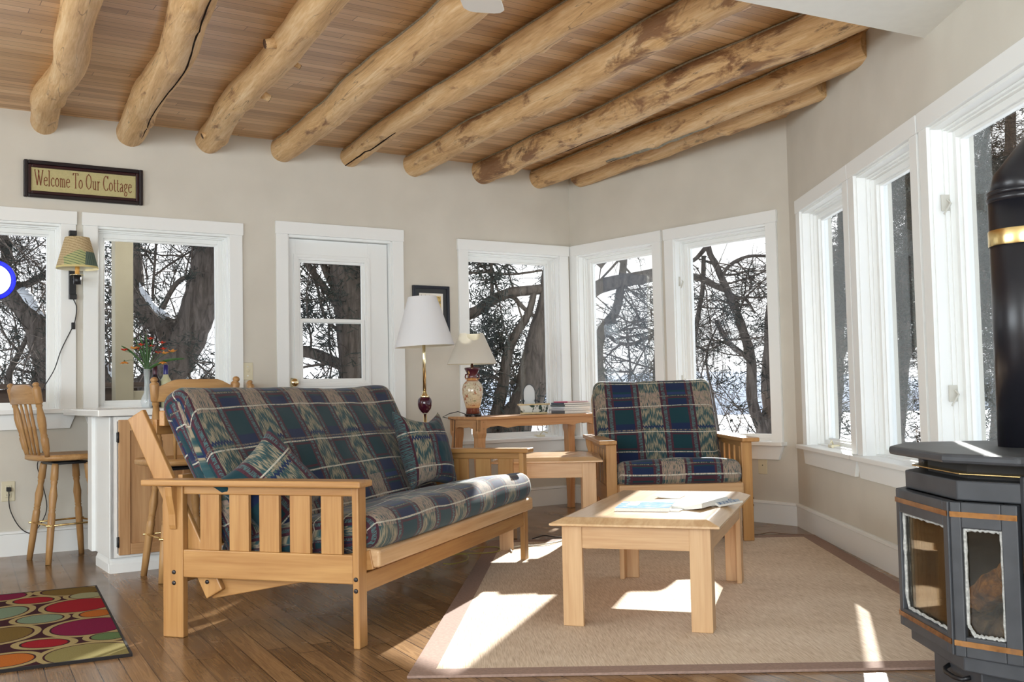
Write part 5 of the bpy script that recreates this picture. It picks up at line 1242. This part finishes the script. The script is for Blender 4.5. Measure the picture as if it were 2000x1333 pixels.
def tree(name, label, cat, Y, mains, seed, nb=26, blen=1.3, fol=0., droop=0., group=None, br=.013, snow=None, extra=None, skip=True):
    """mains: list of ([(px, py, depth offset)...], r0, r1): limbs of the tree standing Y metres ahead."""
    rnd = random.Random(seed); base = None; bb, tb, fb, sb = MB(), MB(), MB(), MB()
    for mi, (path, r0, r1) in enumerate(mains):
        P = [at(q[0], q[1], Y + (q[2] if len(q) > 2 else 0)) for q in path]
        if mi == 0:
            foot_ = Vector((P[0].x + (P[0].x - P[1].x) * .2, P[0].y, hz(P[0].x, P[0].y) - .1)); base = foot_
            if P[0].z > foot_.z + .3: P = [foot_] + P
        S = smooth(P, 5); K = len(S) - 1
        S = [s + Vector((noise.noise(s * 1.7), noise.noise(s * 1.7 + Vector((9, 0, 0))), 0)) * min(.05, r0) for s in S]
        tb.tube(S, [(r0 + (r1 - r0) * k / K) * (1 + .12 * noise.noise(Vector((k * .5, mi, seed)))) for k in range(K + 1)], 12 if r0 > .05 else 7, caps=False)
        w = nb * .42 * (1 if mi == 0 else .6)
        for _ in range(int(w)):
            k = rnd.randint(1, K - 1); t = (S[k + 1] - S[k - 1]).normalized(); o = Vector((rnd.gauss(0, 1), rnd.gauss(0, .6), rnd.gauss(0, 1))).normalized()
            grow(bb, fb, rnd, S[k], (t * .35 + o), blen * rnd.uniform(.5, 1.2), br * rnd.uniform(.6, 1.2), 0, fol, droop, skip)
        if snow and mi in snow:
            a0, a1 = snow[mi]; i0, i1 = int(K * a0), max(int(K * a0) + 2, int(K * a1)); q = S[i0:i1 + 1]
            rr = [(r0 + (r1 - r0) * k / K) for k in range(i0, i1 + 1)][:len(q)]; sb.tube([s + Vector((0, 0, r_ * .80)) - NA * r_ * .25 for s, r_ in zip(q, rr)], [max(.006, r_ * .55 * (1 + .3 * noise.noise(s * 6))) for s, r_ in zip(q, rr)], 8)
    if extra: extra(bb, fb, rnd)
    t = thing(name, label, cat, base, 0, group)
    def put(b, nm, mat):
        if not b.v: return
        for i in range(len(b.v)): v_ = b.v[i]; b.v[i] = (v_[0] - base.x, v_[1] - base.y, v_[2] - base.z)
        b.build(nm, mat, t)
    put(tb, 'trunk', BARK); put(bb, 'branches', TWIG); put(fb, 'foliage', NEED); put(sb, 'snow_cap', SNOW)
    return t
def screen(s0, s1, t0, t1, z0, z1, n, size=.22):       # unseen crown foliage added to block the sun, above what the windows show
    def f(bb, fb, rnd):
        for _ in range(n):
            s, tt, zz = rnd.uniform(s0, s1), rnd.uniform(t0, t1), rnd.uniform(z0, z1); p = PERP * s + SUNH * (7.3 + tt); p = Vector((p.x, p.y, zz + tt * .404)); clump(fb, p, rnd, size, 10)
        for _ in range(n // 22):
            s, tt, zz = rnd.uniform(s0, s1), rnd.uniform(t0, t1), rnd.uniform(z0, z1); p = PERP * s + SUNH * (7.3 + tt); p = Vector((p.x, p.y, zz + tt * .404)); grow(bb, fb, rnd, p, Vector((rnd.gauss(0, 1), rnd.gauss(0, 1), -.6)), 1.4, .02, 0, .2, 0, False)
    return f
tree('juniper_tree', 'leaning snow-capped tree seen through the leftmost window', 'tree', 11.5, [
    ([(112, 820), (88, 690), (62, 620), (20, 570), (-40, 520), (-90, 440)], .16, .12), ([(40, 590), (10, 540), (14, 500), (6, 440), (0, 380)], .07, .05),
    ([(20, 560), (50, 555), (92, 532), (150, 520)], .05, .03), ([(70, 800), (75, 730), (90, 690), (110, 600)], .06, .03), ([(30, 810), (20, 740), (40, 690), (60, 640)], .05, .02)],
    11, nb=46, blen=1.3, fol=.05, snow={0: (.32, .62)}, extra=screen(-5.5, -4.5, 7.5, 11, .7, 2.2, 900))
tree('juniper_tree', 'massive forked trunk tree with a snow-lined limb behind the flower vase', 'tree', 10.5, [
    ([(290, 810), (318, 740), (352, 680), (375, 630), (398, 560), (410, 500), (425, 420)], .23, .15), ([(345, 690), (325, 650), (290, 615), (268, 570), (258, 510), (250, 430)], .13, .09),
    ([(300, 640), (340, 560), (375, 535), (420, 500)], .030, .02), ([(232, 800), (215, 745), (190, 700), (150, 660)], .10, .08), ([(345, 770), (390, 745), (430, 740)], .035, .02), ([(300, 760), (285, 720), (296, 650), (300, 560), (305, 470)], .02, .012)],
    22, nb=34, blen=1.3, fol=.06, snow={1: (.25, .72), 3: (.1, .9)}, extra=screen(-4.6, -3.7, 7.5, 11, .7, 2.2, 1000))
tree('juniper_tree', 'thick upright reddish trunk filling the right half of the door window', 'tree', 9.5, [
    ([(700, 860), (694, 740), (690, 660), (682, 580), (676, 500), (668, 420)], .185, .165), ([(684, 722), (650, 708), (615, 692), (575, 686), (530, 700)], .055, .05),
    ([(672, 640), (656, 600), (632, 560), (610, 530), (590, 500)], .035, .03), ([(664, 600), (650, 560), (634, 520), (626, 480)], .04, .03), ([(676, 690), (660, 650), (636, 625), (625, 590), (612, 500)], .02, .012), ([(700, 560), (715, 520), (735, 490)], .03, .02)],
    33, nb=14, blen=.9, fol=.10, extra=screen(-3.75, -2.95, 7, 11, .7, 2.2, 900))
tree('juniper_tree', 'leaning tree with arched horizontal limb seen behind the table lamp', 'tree', 9.3, [
    ([(1006, 850), (1020, 800), (1038, 745), (1052, 700), (1064, 640), (1082, 560), (1104, 460), (1116, 330), (1118, 160), (1118, -40)], .165, .085), ([(962, 850), (976, 760), (990, 690), (1008, 650), (1030, 615), (1046, 560)], .060, .026),
    ([(890, 622), (930, 608), (965, 585), (1000, 572), (1050, 566), (1100, 560)], .052, .045), ([(985, 752), (960, 735), (925, 725), (900, 726)], .020, .014), ([(996, 750), (1018, 728), (1040, 700)], .024, .018),
    ([(960, 600), (962, 560), (960, 520), (955, 480)], .02, .014), ([(1000, 575), (1020, 600), (1050, 622), (1080, 632)], .022, .016), ([(900, 535), (950, 532), (1000, 536), (1060, 528)], .012, .010)],
    44, nb=24, blen=.95, fol=.16, br=.009)
tree('bare_tree', 'curved dark tree with a thick level limb behind the left window of the corner wall', 'tree', 11.5, [
    ([(1180, 860), (1172, 770), (1168, 700), (1178, 650), (1200, 610), (1208, 560), (1213, 500), (1216, 430)], .085, .032), ([(1130, 590), (1165, 562), (1205, 550), (1250, 542), (1310, 530)], .085, .07),
    ([(1184, 645), (1205, 668), (1235, 672), (1275, 655), (1300, 640)], .025, .015), ([(1165, 520), (1185, 500), (1210, 505)], .05, .03), ([(1278, 800), (1285, 700), (1300, 600)], .04, .03), ([(1186, 850), (1215, 770), (1250, 700), (1286, 640)], .014, .008)],
    55, nb=28, blen=1.2, fol=.06)
tree('bare_tree', 'slender Y-forked bare tree behind the right window of the corner wall', 'tree', 12.0, [
    ([(1490, 870), (1474, 800), (1468, 740), (1462, 690), (1446, 630), (1432, 590), (1420, 560), (1402, 520), (1386, 490), (1382, 440)], .075, .030), ([(1350, 540), (1375, 545), (1400, 558), (1424, 568)], .045, .035),
    ([(1408, 546), (1425, 520), (1450, 505), (1475, 500), (1515, 502)], .022, .018), ([(1462, 700), (1440, 685), (1420, 665), (1404, 636), (1400, 625)], .035, .03), ([(1424, 570), (1440, 582), (1458, 585), (1475, 612)], .028, .014),
    ([(1375, 500), (1374, 560), (1368, 600), (1350, 700)], .028, .03), ([(1384, 478), (1360, 505), (1340, 515)], .03, .02), ([(1408, 870), (1392, 780), (1378, 700), (1400, 640)], .02, .01)],
    66, nb=22, blen=1.1, fol=.03)
tree('bare_tree', 'dark double trunk at the right edge of the corner wall right window', 'tree', 13.0, [
    ([(1508, 870), (1504, 780), (1506, 700), (1512, 600), (1518, 480), (1524, 330), (1524, 180)], .10, .11), ([(1480, 870), (1492, 820), (1502, 770)], .05, .04)], 67, nb=12, blen=1.2, fol=.06)
for i, (Y, px, lab, s) in enumerate([(13.0, 1640, 'dense evergreen seen through the narrow first window of the right wall', 71), (12.0, 1768, 'dense evergreen seen through the middle window of the right wall', 72), (11.0, 1960, 'dense evergreen behind the stove pipe in the last window', 73), (14.0, 1870, 'dense evergreen standing just left of the one behind the stove pipe', 74)]):
    tree('juniper_tree', lab, 'tree', Y, [([(px - 10, 900), (px - 6, 760), (px, 560), (px + 8, 340), (px + 14, 80)], .085, .05), ([(px, 700), (px + 60, 560), (px + 90, 420)], .05, .03), ([(px, 640), (px - 50, 520), (px - 80, 380)], .05, .03), ([(px, 480), (px + 50, 300), (px + 90, 120)], .05, .03)],
         s, nb=44, blen=1.5, fol=.42, droop=.02, br=.010)
# brushwood thickets farther back, low on the bank
def brush(label, x0, x1, Y0, Y1, n, hgt, seed, cat='bushes'):
    rnd = random.Random(seed); b = MB()
    for _ in range(n):
        Y = rnd.uniform(Y0, Y1); x = rnd.uniform(x0, x1); p = at(x, 700, Y); p = Vector((p.x, p.y, hz(p.x, p.y)))
        grow(b, None, rnd, p, Vector((rnd.gauss(0, .5), rnd.gauss(0, .4), 1)), hgt * rnd.uniform(.6, 1.2), .02, 0, 0, -.02, True)
    o = b.build('bare_brush', TWIG); tag(o, label, cat, kind='stuff')
brush('tangle of bare brush on the snow behind the left windows', -60, 520, 16, 26, 16, 2.0, 5)
brush('tangle of bare brush on the bank behind the corner windows', 880, 1560, 20, 36, 22, 2.2, 6)
brush('tangle of bare brush on the bank beyond the right wall windows', 1600, 2080, 16, 30, 14, 2.2, 7)
